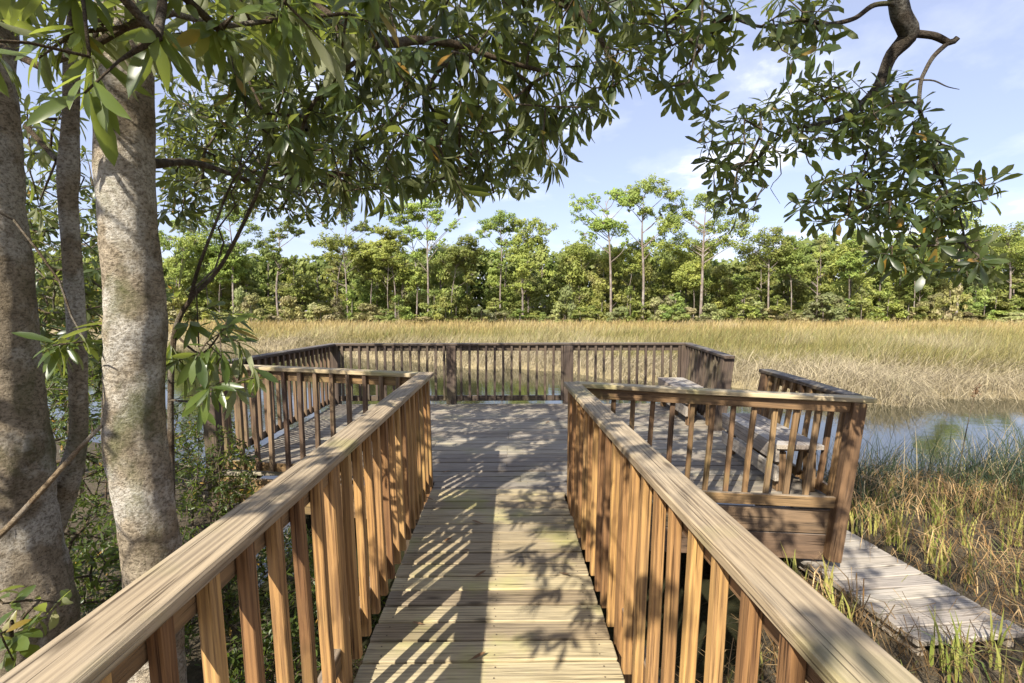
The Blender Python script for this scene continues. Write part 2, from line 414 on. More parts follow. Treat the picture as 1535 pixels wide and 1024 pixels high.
# platform fronts
FRONT = ('cap', 'midwood', 'midwood', 'midwood')
railing('brown front railing of the platform, left of the footbridge mouth beside the leafy shrub',
        (-2.93, 4.86, 1.055), (-.70, 4.47, 1.012), (-2.90, 4.86, .03), (-.70, 4.47, .03), +1,
        [(0.03, .95)], spaced(.2, 2.15, .163), ('cap', 'midwood', 'oldbaluster', 'darkwood'), brail=.03, cap_ext=(.08, 0), bal_drop=0)
railing('brown front railing of the platform, right of the footbridge mouth with the leaning corner post',
        (.60, 4.19, .965), (2.80, 3.83, .90), (.58, 4.17, .0), (2.70, 3.83, .01), -1,
        [(2.22, .44)], spaced(.17, 2.10, .163), FRONT, brail=.03, cap_ext=(0, .1), bal_drop=0, post_sz=.10)
OLD = ('darkwood', 'darkwood', 'darkwood', 'darkwood')
OLD2 = ('darkwood', 'darkwood', 'oldbaluster', 'darkwood')
railing('dark weathered left side railing of the platform running out towards the marsh',
        (-2.93, 4.98, 1.055), (-2.87, 8.19, 1.015), (-2.90, 4.98, .06), (-2.86, 8.19, .06), +1,
        [], spaced(.12, 3.1, .158), OLD2, brail=.03)
bl = 5.94
railing('long dark back railing of the platform facing the marsh across the creek',
        (-2.87, 8.24, 1.015), (3.07, 8.24, 1.02), (-2.87, 8.24, .06), (3.07, 8.24, .06), +1,
        [(.02, .5), (1.97, .5), (3.93, .5), (5.90, .5)], spaced(.17, 5.85, .1405, (.02, 1.97, 3.93, 5.90), .10), OLD, brail=.03, cap_segs=10, cap_ext=(.07, .07), post_sz=.16, sub_off=0)
railing('short dark side railing with end post beyond the step gap',
        (3.07, 8.16, 1.015), (2.90, 6.36, .99), (3.02, 8.16, .06), (2.80, 6.36, .06), +1,
        [(1.76, .45)], spaced(.13, 1.66, .15), OLD, brail=.03, cap_ext=(0, .07))
railing('short side railing behind the slatted bench between step gap and leaning corner post',
        (2.94, 5.47, .915), (2.84, 3.94, .90), (2.80, 5.47, .03), (2.74, 3.94, .03), +1,
        [(.05, .42)], spaced(.19, 1.5, .163), ('darkwood', 'midwood', 'midwood', 'midwood'), brail=.03, cap_ext=(.05, 0))

# ------------------------------------------------------------------ benches
def bench(label, a0, a1, depth, h, far):
    """a0,a1: front top edge ends (x,y); seat goes towards +x"""
    t = thing('bench', label, 'bench', ((a0[0] + a1[0]) / 2 + depth / 2, (a0[1] + a1[1]) / 2, 0))
    a0 = np.array((*a0, h)); a1 = np.array((*a1, h)); d = a1 - a0; Ln = np.linalg.norm(d); d /= Ln
    s = np.cross(d, (0, 0, 1))
    if s[0] < 0: s = -s
    T = Timber(); n = 3; w = depth / n
    for i in range(n):
        o = s * (w * (i + .5)); T.add(a0 + o - (0, 0, .019), a1 + o - (0, 0, .019), w - .008, .038, ch=.003, segs=3, warp=.001)
    T.build('seat', M['bench'], t)
    for z in (h - .09, h - .26):
        beam('front_board', M['bench'], t, a0 + s * .018 + (0, 0, z - h) + d * .02, a1 + s * .018 + (0, 0, z - h) - d * .02, .034, .135)
    for q in (.10, Ln - .10) if Ln < 1.5 else (.1, Ln / 2, Ln - .1):
        p = a0 + d * q
        for o in (.075, depth - .07):
            b = p + s * o; beam('leg', M['midwood'], t, (b[0], b[1], .001), (b[0], b[1], h - .077), .075, .075, up=(0, 1, 0))
        beam('cross_brace', M['midwood'], t, (*(p + s * .04)[:2], h - .058), (*(p + s * (depth - .02))[:2], h - .058), .036, .036)
    return t
bench('low slatted plank bench beside the leaning corner post, nearest the camera', (2.33, 4.13), (2.42, 5.42), .40, .43, False)
bench('grey slatted plank bench in the far corner against the back railing', (2.44, 6.55), (2.52, 8.06), .42, .46, True)

# ------------------------------------------------------------------ lower boardwalk
lw = thing('lower_boardwalk', 'bleached grey low boardwalk of planks among the cut reeds', 'boardwalk', (2.9, 3.7, -.5))
T = Timber(); d = np.array((.105, -.994, 0)); o = np.array((2.72, 4.75, -.519)); s = np.array((.994, .105, 0))
k = 0
for i in range(13):
    c = o + d * (i * .1435)
    T.add(c - s * (.30 + rs.uniform(0, .012)), c + s * (.49 + rs.uniform(0, .012)), .130, .038, ch=.005, segs=3, warp=.0015)
T.build('decking', M['lowdeck'], lw)
for q in (-.24, .42): beam('stringer', M['bench'], lw, o + s * q - (0, 0, .065) + d * -.05, o + s * q + d * 1.75 - (0, 0, .065), .045, .09)
for q in (-.25, .40):
    for e in (.3, 1.6): 
        p = o + s * q * .85 + d * e; beam('support_post', M['darkwood'], lw, (p[0], p[1], -1.5), (p[0], p[1], -.545), .09, .09, up=(0, 1, 0))

# ------------------------------------------------------------------ ground and water
def smooth(t): t = np.clip(t, 0, 1); return t * t * (3 - 2 * t)
BX = [-200, -80, -40, -16.5, -8, -1.7, 2.65, 10.2, 14.2, 22, 60, 150, 300]
BY = [95, 60, 47, 31.2, 26.5, 21.6, 18.7, 13.9, 13.3, 13.6, 15, 20, 30]
def bank(x): return np.interp(x, BX, BY) + .45 * np.sin(x * 1.1) + .22 * np.sin(x * 2.7 + 1) + .6 * np.sin(x * .43 + .6)
NX = [-300, -60, -12, -6, -3.6, -2.4, -1.2, .8, 1.5, 2.6, 3.6, 6, 12, 30, 300]
NY = [20, 14, 10, 8.6, 6.8, 4.3, 2.9, 2.75, 3.2, 4.9, 6.0, 6.5, 6.3, 6, 6]
def nearbank(x): return np.interp(x, NX, NY) + .12 * np.sin(x * 3.1)
def terrain(x, y):
    far = -1.5 + .74 * smooth((y - bank(x)) / 1.2 + .5)
    near = -1.5 + .84 * smooth((nearbank(x) - y) / 1.0 + .45)
    return np.maximum(far, near) + .05 * np.sin(x * 1.7 + y * .9) * np.sin(y * 1.3 - x * .6)
u = np.linspace(-1, 1, 221); xs = np.sinh(u * 5.2) / np.sinh(5.2) * 420
v = np.linspace(-.62, 1, 200); ys = np.sinh(v * 4.6) / np.sinh(4.6) * 420 + 6
XX, YY = np.meshgrid(xs, ys); ZZ = terrain(XX, YY)
nx, ny = len(xs), len(ys); I = np.arange(nx * ny).reshape(ny, nx)
tag(mesh_np('ground', np.stack([XX, YY, ZZ], -1).reshape(-1, 3), np.stack([I[:-1, :-1], I[:-1, 1:], I[1:, 1:], I[1:, :-1]], -1).reshape(-1, 4), M['soil'], smooth=True),
    'dark soil and straw coloured marsh floor', kind='structure')
tag(mesh_np('water', [(-420, -60, -1), (420, -60, -1), (420, 420, -1), (-420, 420, -1)], [(0, 1, 2, 3)], M['water']), 'still blue reflecting creek water around the platform', kind='structure')

# ------------------------------------------------------------------ blades
def blades(P, H, W, lean, az, col, curve=1.0, jitter=.0):
    """vectorised three-segment grass blades."""
    n = len(P); t = np.array([0, .38, .72, 1.0])[None, :, None]
    ld = np.stack([np.cos(az), np.sin(az), np.zeros(n)], -1)[:, None, :]
    H = H[:, None, None]; lean = lean[:, None, None]
    ang = lean * (t * .55 + curve * t * t * .6)
    c = P[:, None, :] + ld * (np.sin(ang) * H * t) + np.array([0, 0, 1.0]) * (np.cos(ang) * H * t)
    fa = rs.uniform(0, 2 * pi, n); sd = np.stack([np.cos(fa), np.sin(fa) * .55, np.zeros(n)], -1)[:, None, :]
    w = (W[:, None, None] / 2) * np.array([.85, 1.0, .7, .10])[None, :, None]
    V = np.stack([c - sd * w, c + sd * w], 2).reshape(-1, 3)
    b = (np.arange(n) * 8)[:, None, None]
    k = np.array([0, 2, 4])[None, :, None]
    Fq = (b + k + np.array([0, 1, 3, 2])[None, None, :]).reshape(-1, 4)
    cc = np.repeat(np.concatenate([col, np.ones((n, 1))], 1), 8, 0)
    return V, Fq, cc

def blade_obj(name, parts, label, parent=None):
    V, Fq, Cc, n = [], [], [], 0
    for v, f, c in parts: V.append(v); Fq.append(f + n); Cc.append(c); n += len(v)
    o = mesh_np(name, np.concatenate(V), np.concatenate(Fq), M['grass'], parent, attrs={'col': ('FLOAT_COLOR', np.concatenate(Cc))})
    return tag(o, label, kind='stuff')

def patch(x, y, s):     # smooth pseudo-noise in 0..1
    return .5 + .25 * (np.sin(x * s + 1.3 * np.sin(y * s * .7 + 2)) + np.sin(y * s * 1.7 + 1.1 * np.sin(x * s * 1.3)))

def cmix(a, b, t): return np.array(a)[None] * (1 - t[:, None]) + np.array(b)[None] * t[:, None]

PALE, GOLD, OLIVE, GREEN = (.41, .345, .225), (.44, .335, .13), (.29, .255, .085), (.20, .235, .06)
def marsh(n, d0, d1, wk, hk):
    D = np.exp(rs.uniform(np.log(d0), np.log(d1), n)); x = rs.uniform(-1.2, 1.2, n) * D + rs.uniform(-4, 4, n); y = D
    bd = y - bank(x); ok = (bd > -.1); x, y, bd, D = x[ok], y[ok], bd[ok], D[ok]; n = len(x)
    z = terrain(x, y) - .03
    edge = np.clip(1 - bd / 4.5, 0, 1)
    p1 = patch(x, y, .32); p2 = patch(x + 40, y * 1.6, .75)
    pale = np.clip(edge * 1.1 + .75 * (p1 - .42) + .5 * (p2 - .5) + .35 * np.clip((30 - D) / 16, 0, 1), 0, 1)
    pale = np.clip(pale + rs.uniform(-.3, .3, n), 0, 1)
    gold = np.clip((D - 26) / 26 + .6 * (p2 - .5) + rs.uniform(-.2, .2, n), 0, 1)
    base = cmix(OLIVE, GOLD, gold)
    gr = (rs.uniform(size=n) < .10 + .35 * np.clip(p2 - .45, 0, 1)) & (D < 45)
    base[gr] = np.array(GREEN) * rs.uniform(.7, 1.4, (gr.sum(), 1))
    col = cmix((0, 0, 0), (1, 1, 1), pale) * np.array(PALE) + base * (1 - pale[:, None])
    col *= rs.uniform(.45, 1.25, (n, 1))
    H = (.62 + .45 * rs.uniform(size=n) + .18 * p2) * hk * (1 - .22 * edge) * (.72 + .55 * patch(x, y, .9))
    lean = rs.uniform(.05, .5, n) + edge * rs.uniform(.2, 1.5, n) + .55 * np.clip(pale - .4, 0, 1) * rs.uniform(0, 1.4, n)
    az = np.where(rs.uniform(size=n) < .75, rs.normal(-.5, .9, n) + 2.0 * (p1 - .5), rs.uniform(0, 6.28, n))
    W = (.006 + .00050 * D) * wk * rs.uniform(.6, 1.3, n)
    return blades(np.stack([x, y, z], -1), H, W, lean, az, col)
blade_obj('marsh_grass', [marsh(110000, 12.5, 34, 1.3, 1.0), marsh(75000, 26, 73, 1.4, 1.0)], 'tall pale straw and olive marsh grass filling the flat beyond the creek')

# right bank: flattened straw, cut stubs, dark reeds
def onbank(n, x0, x1, y0, y1, marg=0.0):
    x = rs.uniform(x0, x1, n); y = rs.uniform(y0, y1, n)
    ok = (y < nearbank(x) + marg)
    # keep clear of the boardwalk and the footbridge
    q = np.stack([x, y], -1) - o[:2]; a = q @ d[:2]; b = q @ s[:2]
    ok &= ~((a > -.6) & (a < 1.86) & (b > -.36) & (b < .53)) & ~((x < 2.85) & (y > 3.75))
    return x[ok], y[ok]
x, y = onbank(19000, .75, 13, .2, 6.6)
mound = .16 * np.exp(-((x - 4.3) ** 2 / 1.6 + (y - 5.0) ** 2 / .8)) + .1 * patch(x, y, 1.7)
nn = len(x); pz = terrain(x, y) + rs.uniform(0, .10, nn) + mound
strawc = cmix((.30, .165, .055), (.56, .40, .20), rs.uniform(size=nn)) * rs.uniform(.5, 1.15, (nn, 1))
dk = patch(x, y, 2.2) < .42; strawc[dk] *= .4
straw = blades(np.stack([x, y, pz], -1), rs.uniform(.15, .55, nn), rs.uniform(.005, .011, nn), rs.uniform(1.1, 1.75, nn), rs.uniform(0, 6.28, nn), strawc)
blade_obj('straw', [straw], 'flattened brown straw of dead reeds covering the right bank')

cx, cy = onbank(520, 1.1, 9, 1.4, 6.0)
parts = []
for qx, qy in zip(cx, cy):
    if rs.uniform() < .25: continue
    k = rs.randint(4, 10); px_ = qx + rs.normal(0, .025, k); py_ = qy + rs.normal(0, .025, k)
    g = cmix((.17, .22, .04), (.45, .40, .12), rs.uniform(size=k))
    parts.append(blades(np.stack([px_, py_, terrain(px_, py_) + .02], -1), rs.uniform(.2, .42, k), rs.uniform(.014, .026, k), rs.uniform(.0, .35, k), rs.uniform(0, 6.28, k), g, .3))
blade_obj('cut_reeds', parts, 'short green and yellow cut reed stubs poking through the straw')
n = 9500
x = rs.uniform(3.1, 13, n); y = nearbank(x) - rs.uniform(-.45, 1.15, n); ok = ~((x < 3.4) & (y < 5.0)); x, y = x[ok], y[ok]; n = len(x)
rc = cmix((.025, .045, .022), (.09, .11, .05), rs.uniform(size=n) ** 1.6)
dead = rs.uniform(size=n) < .2; rc[dead] = np.array((.34, .28, .16)) * rs.uniform(.6, 1.2, (dead.sum(), 1))
reed = blades(np.stack([x, y, terrain(x, y) - .05], -1), (.3 + .75 * rs.uniform(size=n) ** 1.3) * (1 + .3 * np.clip((x - 4) / 4, 0, 1)), rs.uniform(.006, .012, n), rs.uniform(.1, 1.05, n), rs.normal(.4, 1.2, n), rc, 1.1)
x, y = onbank(900, .75, 9, .9, 5.6); n2 = len(x)
low = blades(np.stack([x, y, terrain(x, y)], -1), rs.uniform(.25, .7, n2), rs.uniform(.005, .011, n2), rs.uniform(.4, 1.6, n2), rs.uniform(0, 6.28, n2), cmix((.08, .12, .03), (.28, .27, .10), rs.uniform(size=n2)), 1.2)
blade_obj('reeds', [reed, low], 'slender dark green reeds leaning along the near water edge')
# sparse stems in the water behind the platform
n = 260
x = rs.uniform(-2.6, 2.6, n); y = rs.uniform(8.6, 10.5, n)
st = blades(np.stack([x, y, np.full(n, -1.02)], -1), rs.uniform(.3, 1.2, n), rs.uniform(.006, .011, n), rs.uniform(.1, .9, n), rs.uniform(0, 6.28, n), cmix((.12, .14, .05), (.40, .34, .16), rs.uniform(size=n)))
n = 900
x = rs.uniform(-1.6, 1.6, n); y = rs.uniform(.3, 2.75, n)
un = blades(np.stack([x, y, terrain(x, y)], -1), rs.uniform(.12, .5, n), rs.uniform(.005, .01, n), rs.uniform(.6, 1.7, n), rs.uniform(0, 6.28, n), cmix((.12, .11, .05), (.38, .31, .18), rs.uniform(size=n)))
blade_obj('water_grass', [st, un], 'thin sparse grass stems standing in the water and mud around the platform')

# ------------------------------------------------------------------ tubes, trunks, leaves
def tubes(p0, p1, r0, r1, k=5):
    p0, p1 = np.asarray(p0, float), np.asarray(p1, float); n = len(p0)
    d = p1 - p0; d /= np.maximum(np.linalg.norm(d, axis=1, keepdims=True), 1e-6)
    ref = np.where(np.abs(d[:, 2:3]) > .9, np.array([[1.0, 0, 0]]), np.array([[0, 0, 1.0]]))
    x = np.cross(d, ref) + 1e-9; x /= np.linalg.norm(x, axis=1, keepdims=True); z = np.cross(x, d)
    a = np.arange(k) / k * 2 * pi
    ring = x[:, None] * np.cos(a)[None, :, None] + z[:, None] * np.sin(a)[None, :, None]
    r0 = np.asarray(r0, float).reshape(-1, 1, 1); r1 = np.asarray(r1, float).reshape(-1, 1, 1)
    A = p0[:, None] - d[:, None] * r0 * .3 + ring * r0; B = p1[:, None] + d[:, None] * r1 * .3 + ring * r1
    V = np.concatenate([A, B], 1).reshape(-1, 3)
    b = (np.arange(n) * 2 * k)[:, None, None]; j = np.arange(k)[None, :, None]; jn = (np.arange(k) + 1) % k
    jn = jn[None, :, None]
    Fq = np.concatenate([b + j, b + k + j, b + k + jn, b + jn], 2).reshape(-1, 4)
    return V, Fq

def path_tube(pts, rad, sides=28, step=.03, bumpy=.06, seed=0):
    """smooth tapered trunk along pts with bark lumps"""
    pts = np.array(pts, float); rad = np.array(rad, float)
    seg = np.r_[0, np.cumsum(np.linalg.norm(np.diff(pts, axis=0), axis=1))]
    n = max(4, int(seg[-1] / step)); s = np.linspace(0, seg[-1], n)
    def cr(vals):
        out = []
        for q in s:
            i = min(max(np.searchsorted(seg, q) - 1, 0), len(seg) - 2); t = (q - seg[i]) / (seg[i + 1] - seg[i] + 1e-9)
            a, b = vals[i], vals[i + 1]; pa = vals[max(i - 1, 0)]; nb = vals[min(i + 2, len(seg) - 1)]
            out.append(.5 * ((2 * a) + (-pa + b) * t + (2 * pa - 5 * a + 4 * b - nb) * t * t + (-pa + 3 * a - 3 * b + nb) * t ** 3))
        return np.array(out)
    c = cr(pts); r = cr(rad)
    tan = np.gradient(c, axis=0); tan /= np.linalg.norm(tan, axis=1, keepdims=True)
    x = np.cross(tan, np.array([0.13, 1, .1])); x /= np.linalg.norm(x, axis=1, keepdims=True); z = np.cross(x, tan)
    V = []
    for i in range(n):
        for j in range(sides):
            a = 2 * pi * j / sides; dr = x[i] * cos(a) + z[i] * sin(a)
            p = c[i] + dr * r[i]
            h = -.5 * bumpy + mnoise.fractal(Vector((p[0] * 5 + seed, p[1] * 5, p[2] * 2.5)), 1, 2, 4) * bumpy + mnoise.noise(Vector((p[0] * 22, p[1] * 22, p[2] * 16 + seed))) * bumpy * .25
            V.append(p + dr * r[i] * h)
    I = np.arange(n * sides).reshape(n, sides); J = np.roll(I, -1, 1)
    Fq = np.stack([I[:-1], I[1:], J[1:], J[:-1]], -1).reshape(-1, 4)
    return np.array(V), Fq

def join(parts):
    V, Fq, n = [], [], 0
    for v, f in parts: V.append(v); Fq.append(np.asarray(f) + n); n += len(v)
    return np.concatenate(V), np.concatenate(Fq)

ST = np.array([0, .14, .36, .60, .84, 1.0]); HW_L = np.array([.03, .10, .40, .5, .33, .0]); HW_O = np.array([.03, .08, .30, .5, .45, .0])
def leaves(P, Dr, Un, Ls, Ws, curl, fold, shape=HW_L, rnd=None):
    n = len(P); Dr = Dr / np.linalg.norm(Dr, axis=1, keepdims=True)
    y = np.cross(Un, Dr); y /= np.maximum(np.linalg.norm(y, axis=1, keepdims=True), 1e-6); z = np.cross(Dr, y)
    Ls = np.broadcast_to(Ls, n)[:, None]; Ws = np.broadcast_to(Ws, n)[:, None]; curl = np.broadcast_to(curl, n)[:, None]; fold = np.broadcast_to(fold, n)[:, None]
    V = np.zeros((n, 18, 3)); k = 0
    wav = rs.uniform(-.05, .05, (n, 6))
    for i, (st, hw) in enumerate(zip(ST, shape)):
        for sgn in (-1, 0, 1):
            xx = Ls * (st - .12 * curl * st * st); zz = Ls * (-curl * .5 * st * st) + np.abs(sgn) * fold * Ws * hw + Ws * wav[:, i:i + 1] * sgn
            V[:, k] = P + Dr * xx + y * (Ws * hw * sgn) + z * zz; k += 1
    q = []
    for i in range(5):
        for c in (0, 1): q.append((i * 3 + c, i * 3 + 3 + c, i * 3 + 4 + c, i * 3 + c + 1))
    Fq = ((np.arange(n) * 18)[:, None, None] + np.array(q)[None]).reshape(-1, 4)
    r = rs.uniform(size=n) if rnd is None else rnd
    return V.reshape(-1, 3), Fq, np.repeat(r, 18)

def whorls(tips, dirs, nl, L0, L1, asp, droop, spread=(35, 100), shape=HW_L, back=.05, curl=(.1, .6), upb=.5):
    P, D, U, Ls = [], [], [], []
    for t, d in zip(tips, dirs):
        d = d / np.linalg.norm(d); a = np.cross(d, (0.1, .2, 1)); a /= np.linalg.norm(a); b = np.cross(d, a)
        m = rs.randint(nl[0], nl[1] + 1); ph = rs.uniform(0, 6.28)
        for i in range(m):
            az = ph + i * 2.4 + rs.normal(0, .25); th = radians(rs.uniform(*spread))
            v = d * cos(th) + (a * cos(az) + b * sin(az)) * sin(th)
            v = v + np.array([0, 0, -droop * rs.uniform(.5, 1.3)])
            P.append(t - d * back * rs.uniform(0, 1.6)); D.append(v); U.append(d * .6 + np.array([0, 0, upb]) + rs.normal(0, .15, 3)); Ls.append(rs.uniform(L0 * .6, L1) if rs.uniform() < .5 else rs.uniform(L0, L1))
    Ls = np.array(Ls); n = len(P)
    return leaves(np.array(P), np.array(D), np.array(U), Ls, Ls * asp * rs.uniform(.85, 1.15, n), rs.uniform(curl[0], curl[1], n), rs.uniform(.1, .45, n), shape)

def grow(limbs, tips, step=.22, sag=.05, r0=.0024, pw=.46, jit=.03):
    """limbs: list of (pts, radii) polylines already built; connects every tip to the nearest wood. returns tube arrays and tip directions"""
    nodes = [p for pts, r in limbs for p in pts]; fixed = len(nodes)
    par = [-1] * fixed; P = np.array(nodes, float)
    tips = np.array(tips); d0 = np.min(np.linalg.norm(tips[:, None] - P[None], axis=2), axis=1)
    order = np.argsort(d0); dirs = np.zeros_like(tips); tipnode = {}
    buf = np.zeros((fixed + len(tips) * 14, 3)); buf[:fixed] = P; cnt = fixed
    for ti in order:
        t = tips[ti]; dist = np.linalg.norm(buf[:cnt] - t, axis=1); j = int(np.argmin(dist)); dd = dist[j]
        k = int(min(12, max(1, round(dd / step)))); prev = j; a = buf[j].copy()
        for q in range(1, k + 1):
            f = q / k; p = a * (1 - f) + t * f + np.array([0, 0, sag * dd * sin(pi * f)])
            if q < k: p = p + rs.normal(0, jit, 3) * min(1, dd)
            buf[cnt] = p; par.append(prev); prev = cnt; cnt += 1
        dv = t - buf[par[prev]]; dirs[ti] = dv / (np.linalg.norm(dv) + 1e-6)
    w = np.ones(cnt)
    for i in range(cnt - 1, fixed - 1, -1):
        if par[i] >= 0: w[par[i]] += w[i]
    e = np.arange(fixed, cnt); pa = np.array(par)[e]
    rr = np.minimum(r0 * w ** pw, .028)
    V, Fq = tubes(buf[pa], buf[e], np.where(pa < fixed, rr[e] * 1.1, rr[pa]), rr[e])
    return (V, Fq), dirs

SUNV = np.array([.50, .865, -.87]); SUNV /= np.linalg.norm(SUNV)

def pix_limb(lst): return [at(x, y, D) for x, y, D in lst]

def poly_sample(poly, n, dr, mind=26, tries=40):
    poly = np.array(poly, float); x0, y0 = poly.min(0); x1, y1 = poly.max(0); out = []
    def inside(x, y):
        c = False; j = len(poly) - 1
        for i in range(len(poly)):
            if (poly[i][1] > y) != (poly[j][1] > y) and x < (poly[j][0] - poly[i][0]) * (y - poly[i][1]) / (poly[j][1] - poly[i][1]) + poly[i][0]: c = not c
            j = i
        return c
    k = 0
    while len(out) < n and k < n * tries:
        k += 1; x = rs.uniform(x0, x1); y = rs.uniform(y0, y1)
        if inside(x, y) and all((x - a) ** 2 + (y - b) ** 2 > mind ** 2 for a, b, _ in out): out.append((x, y, rs.uniform(*dr)))
    return [at(*q) for q in out]

def trunk_from_pixels(rows, D, z_base, px_base, w_base, top, sides=36, bumpy=.05, seed=1):
    pts, rad = [], []
    b = at(px_base, 1000, D); k = F / D
    pts.append(np.array((b[0], D, z_base))); rad.append(w_base / 2 / k * .75)
    for px_, py_, w in rows:
        p = at(px_, py_, D); pts.append(p); rad.append(w / 2 / (F / (p - np.array([0, 0, EYE])).dot(FW)) * .95 / sqrt(1 + ((px_ - CX) / F) ** 2))
    for p, r in top: pts.append(np.array(p)); rad.append(r)
    return pts, rad

def put_leaves(parts, mat, parent, name='crown'):
    V, Fq, R, n = [], [], [], 0
    for v, f, r in parts: V.append(v); Fq.append(f + n); R.append(r); n += len(v)
    return mesh_np(name, np.concatenate(V), np.concatenate(Fq), mat, parent, smooth=True, attrs={'rnd': ('FLOAT', np.concatenate(R))})

# ---- left big trunk with the thin second stem
ta = thing('magnolia_tree', 'thick mottled trunk at the very edge with a thin second stem and bright drooping leaves', 'tree', tuple(at(20, 1000, 2.15)[:2]) + (-.75,))
rowsA = [(26, 1010, 240), (24, 920, 220), (17, 840, 196), (12, 740, 168), (6, 640, 152), (2, 560, 146), (-4, 480, 138), (-8, 380, 132), (-20, 250, 128), (-26, 100, 126), (-32, 0, 122)]
ptsA, radA = trunk_from_pixels(rowsA, 2.15, -.85, 30, 270, [((-2.42, 2.1, 3.3), .165), ((-2.5, 2.0, 4.2), .14), ((-2.45, 1.9, 5.6), .08)], seed=3)
mesh_np('trunk', *path_tube(ptsA, radA, 56, .022, .12, 3), M['bark'], ta, smooth=True)
rowsT = [(40, 850, 60), (75, 775, 62), (104, 712, 44), (117, 650, 32), (117, 560, 31), (114, 480, 31), (109, 400, 31), (102, 300, 30), (103, 255, 34), (106, 180, 27), (108, 80, 27), (112, -40, 25)]
ptsT = [at(x, y, 2.42) for x, y, w in rowsT] + [np.array((-2.1, 2.45, 3.9)), np.array((-1.8, 2.7, 4.8))]
radT = [w / 2 / (F / 2.42) * .78 for x, y, w in rowsT] + [.03, .015]
mesh_np('stem', *path_tube(ptsT, radT, 18, .03, .08, 9), M['bark'], ta, smooth=True)
limbA = [(pix_limb([(-120, -60, 1.9), (-20, 60, 1.7), (60, 100, 1.6), (140, 68, 1.5), (190, 40, 1.45), (260, 20, 1.4), (330, 40, 1.45), (420, 30, 1.5), (520, 20, 1.6)]), None),
         (pix_limb([(40, 190, 2.9), (85, 240, 2.8), (60, 300, 3.0)]), None), (ptsT[8:], None), (ptsA[9:], None)]
tips = poly_sample([(0, -60), (560, -60), (590, 30), (520, 90), (420, 80), (330, 70), (250, 70), (120, 90), (0, 100)], 50, (1.25, 1.8), 28)
tips += poly_sample([(30, 110), (130, 110), (135, 260), (100, 330), (60, 340)], 16, (2.8, 3.8), 22)
for _ in range(16):      # small sprays behind the viewer that throw the leaf shadows on the boards
    z_ = rs.uniform(2.0, 2.7); gx, gy = rs.uniform(.08, .52), rs.uniform(2.1, 3.4)
    tips.append(np.array((gx - .575 * z_, gy - .995 * z_, z_)))
tips += pix_limb([(128, 512, 1.95), (104, 515, 1.88), (80, 518, 1.85)])
(wV, wF), dirs = grow([(l[0], None) for l in limbA], tips, .14, .04, .0022)
lt = [tubes(np.array(l[0][:-1]), np.array(l[0][1:]), np.linspace(.014, .006, len(l[0]) - 1), np.linspace(.013, .005, len(l[0]) - 1), 7) for l in limbA[:2]]
for q in lt: mesh_np('limb', *q, M['twig'], ta, smooth=True)
tag(mesh_np('twigs', wV, wF, M['twig'], ta, smooth=True), kind='stuff')
put_leaves([whorls(tips, dirs + np.array([.25, .1, -.1]), (8, 12), .10, .17, .20, .70, (20, 80))], M['leaf2'], ta)

# ---- main left trunk and the big hanging canopy
tb = thing('magnolia_tree', 'tall pale dappled trunk beside the left handrail carrying the big dark leafy canopy', 'tree', tuple(at(240, 1000, 2.02)[:2]) + (-.75,))
rowsB = [(243, 1150, 100), (238, 1024, 98), (230, 880, 104), (217, 750, 104), (203, 640, 106), (205, 500, 110), (203, 450, 106), (191, 300, 104), (187, 200, 105), (187, 100, 105), (190, 0, 103), (192, -80, 101)]
ptsB, radB = trunk_from_pixels(rowsB, 2.02, -.85, 250, 130, [((-1.5, 2.05, 3.9), .115), ((-1.4, 2.1, 4.8), .09), ((-1.35, 2.0, 6.2), .045)], seed=5)
mesh_np('trunk', *path_tube(ptsB, radB, 56, .02, .10, 17), M['bark'], tb, smooth=True)
topB = ptsB[-3]
limbs = [
    ([ptsB[-4]] + pix_limb([(330, -120, 2.15), (470, 10, 2.3), (575, 62, 2.35), (625, 60, 2.4), (690, 68, 2.45), (745, 88, 2.5), (810, 106, 2.6)]), (.035, .010)),
    ([ptsB[-3]] + pix_limb([(420, -260, 2.2), (620, -120, 2.35), (790, -40, 2.5), (880, 30, 2.6), (915, 90, 2.65)]), (.04, .010)),
    (pix_limb([(225, 246, 2.1), (300, 246, 3.0), (380, 272, 4.0), (460, 290, 4.8)]), (.022, .010)),
    (pix_limb([(690, 68, 2.45), (640, 150, 2.6), (720, 230, 2.8), (740, 290, 2.9)]), (.012, .005)),
    (pix_limb([(575, 62, 2.35), (480, 140, 2.5), (450, 220, 2.7), (480, 300, 3.0)]), (.013, .005)),
    ([topB] + [np.array(p) for p in ((-1.0, 1.0, 4.6), (-1.2, 0.0, 5.0), (-1.8, -1.2, 5.2))], (.05, .02)),
    ([topB] + [np.array(p) for p in ((-.6, 2.6, 4.6), (.2, 3.2, 4.9), (.9, 3.6, 5.1))], (.05, .02)),
    ([topB] + [np.array(p) for p in ((-2.2, 1.4, 4.8), (-3.0, .6, 5.2), (-3.6, -.4, 5.4))], (.05, .02)),
    ([topB] + [np.array(p) for p in ((-2.0, 3.2, 4.7), (-2.4, 4.4, 5.0), (-2.8, 5.4, 5.2))], (.05, .02)),
]
mid = [(330, -40), (950, -40), (975, 70), (960, 120), (905, 170), (860, 200), (850, 250), (800, 255), (700, 300), (660, 270), (600, 300), (520, 300), (430, 255), (350, 150)]
t_mid = poly_sample(mid, 240, (2.1, 3.0), 21)
t_mid2 = poly_sample([(300, -40), (900, -40), (860, 60), (700, 160), (560, 180), (420, 170), (320, 120)], 70, (2.7, 3.6), 26)
t_mid2 += poly_sample(mid, 60, (3.1, 4.2), 30)
t_low = poly_sample([(560, 180), (850, 150), (800, 240), (760, 262), (690, 280), (560, 265)], 45, (2.6, 3.6), 22)
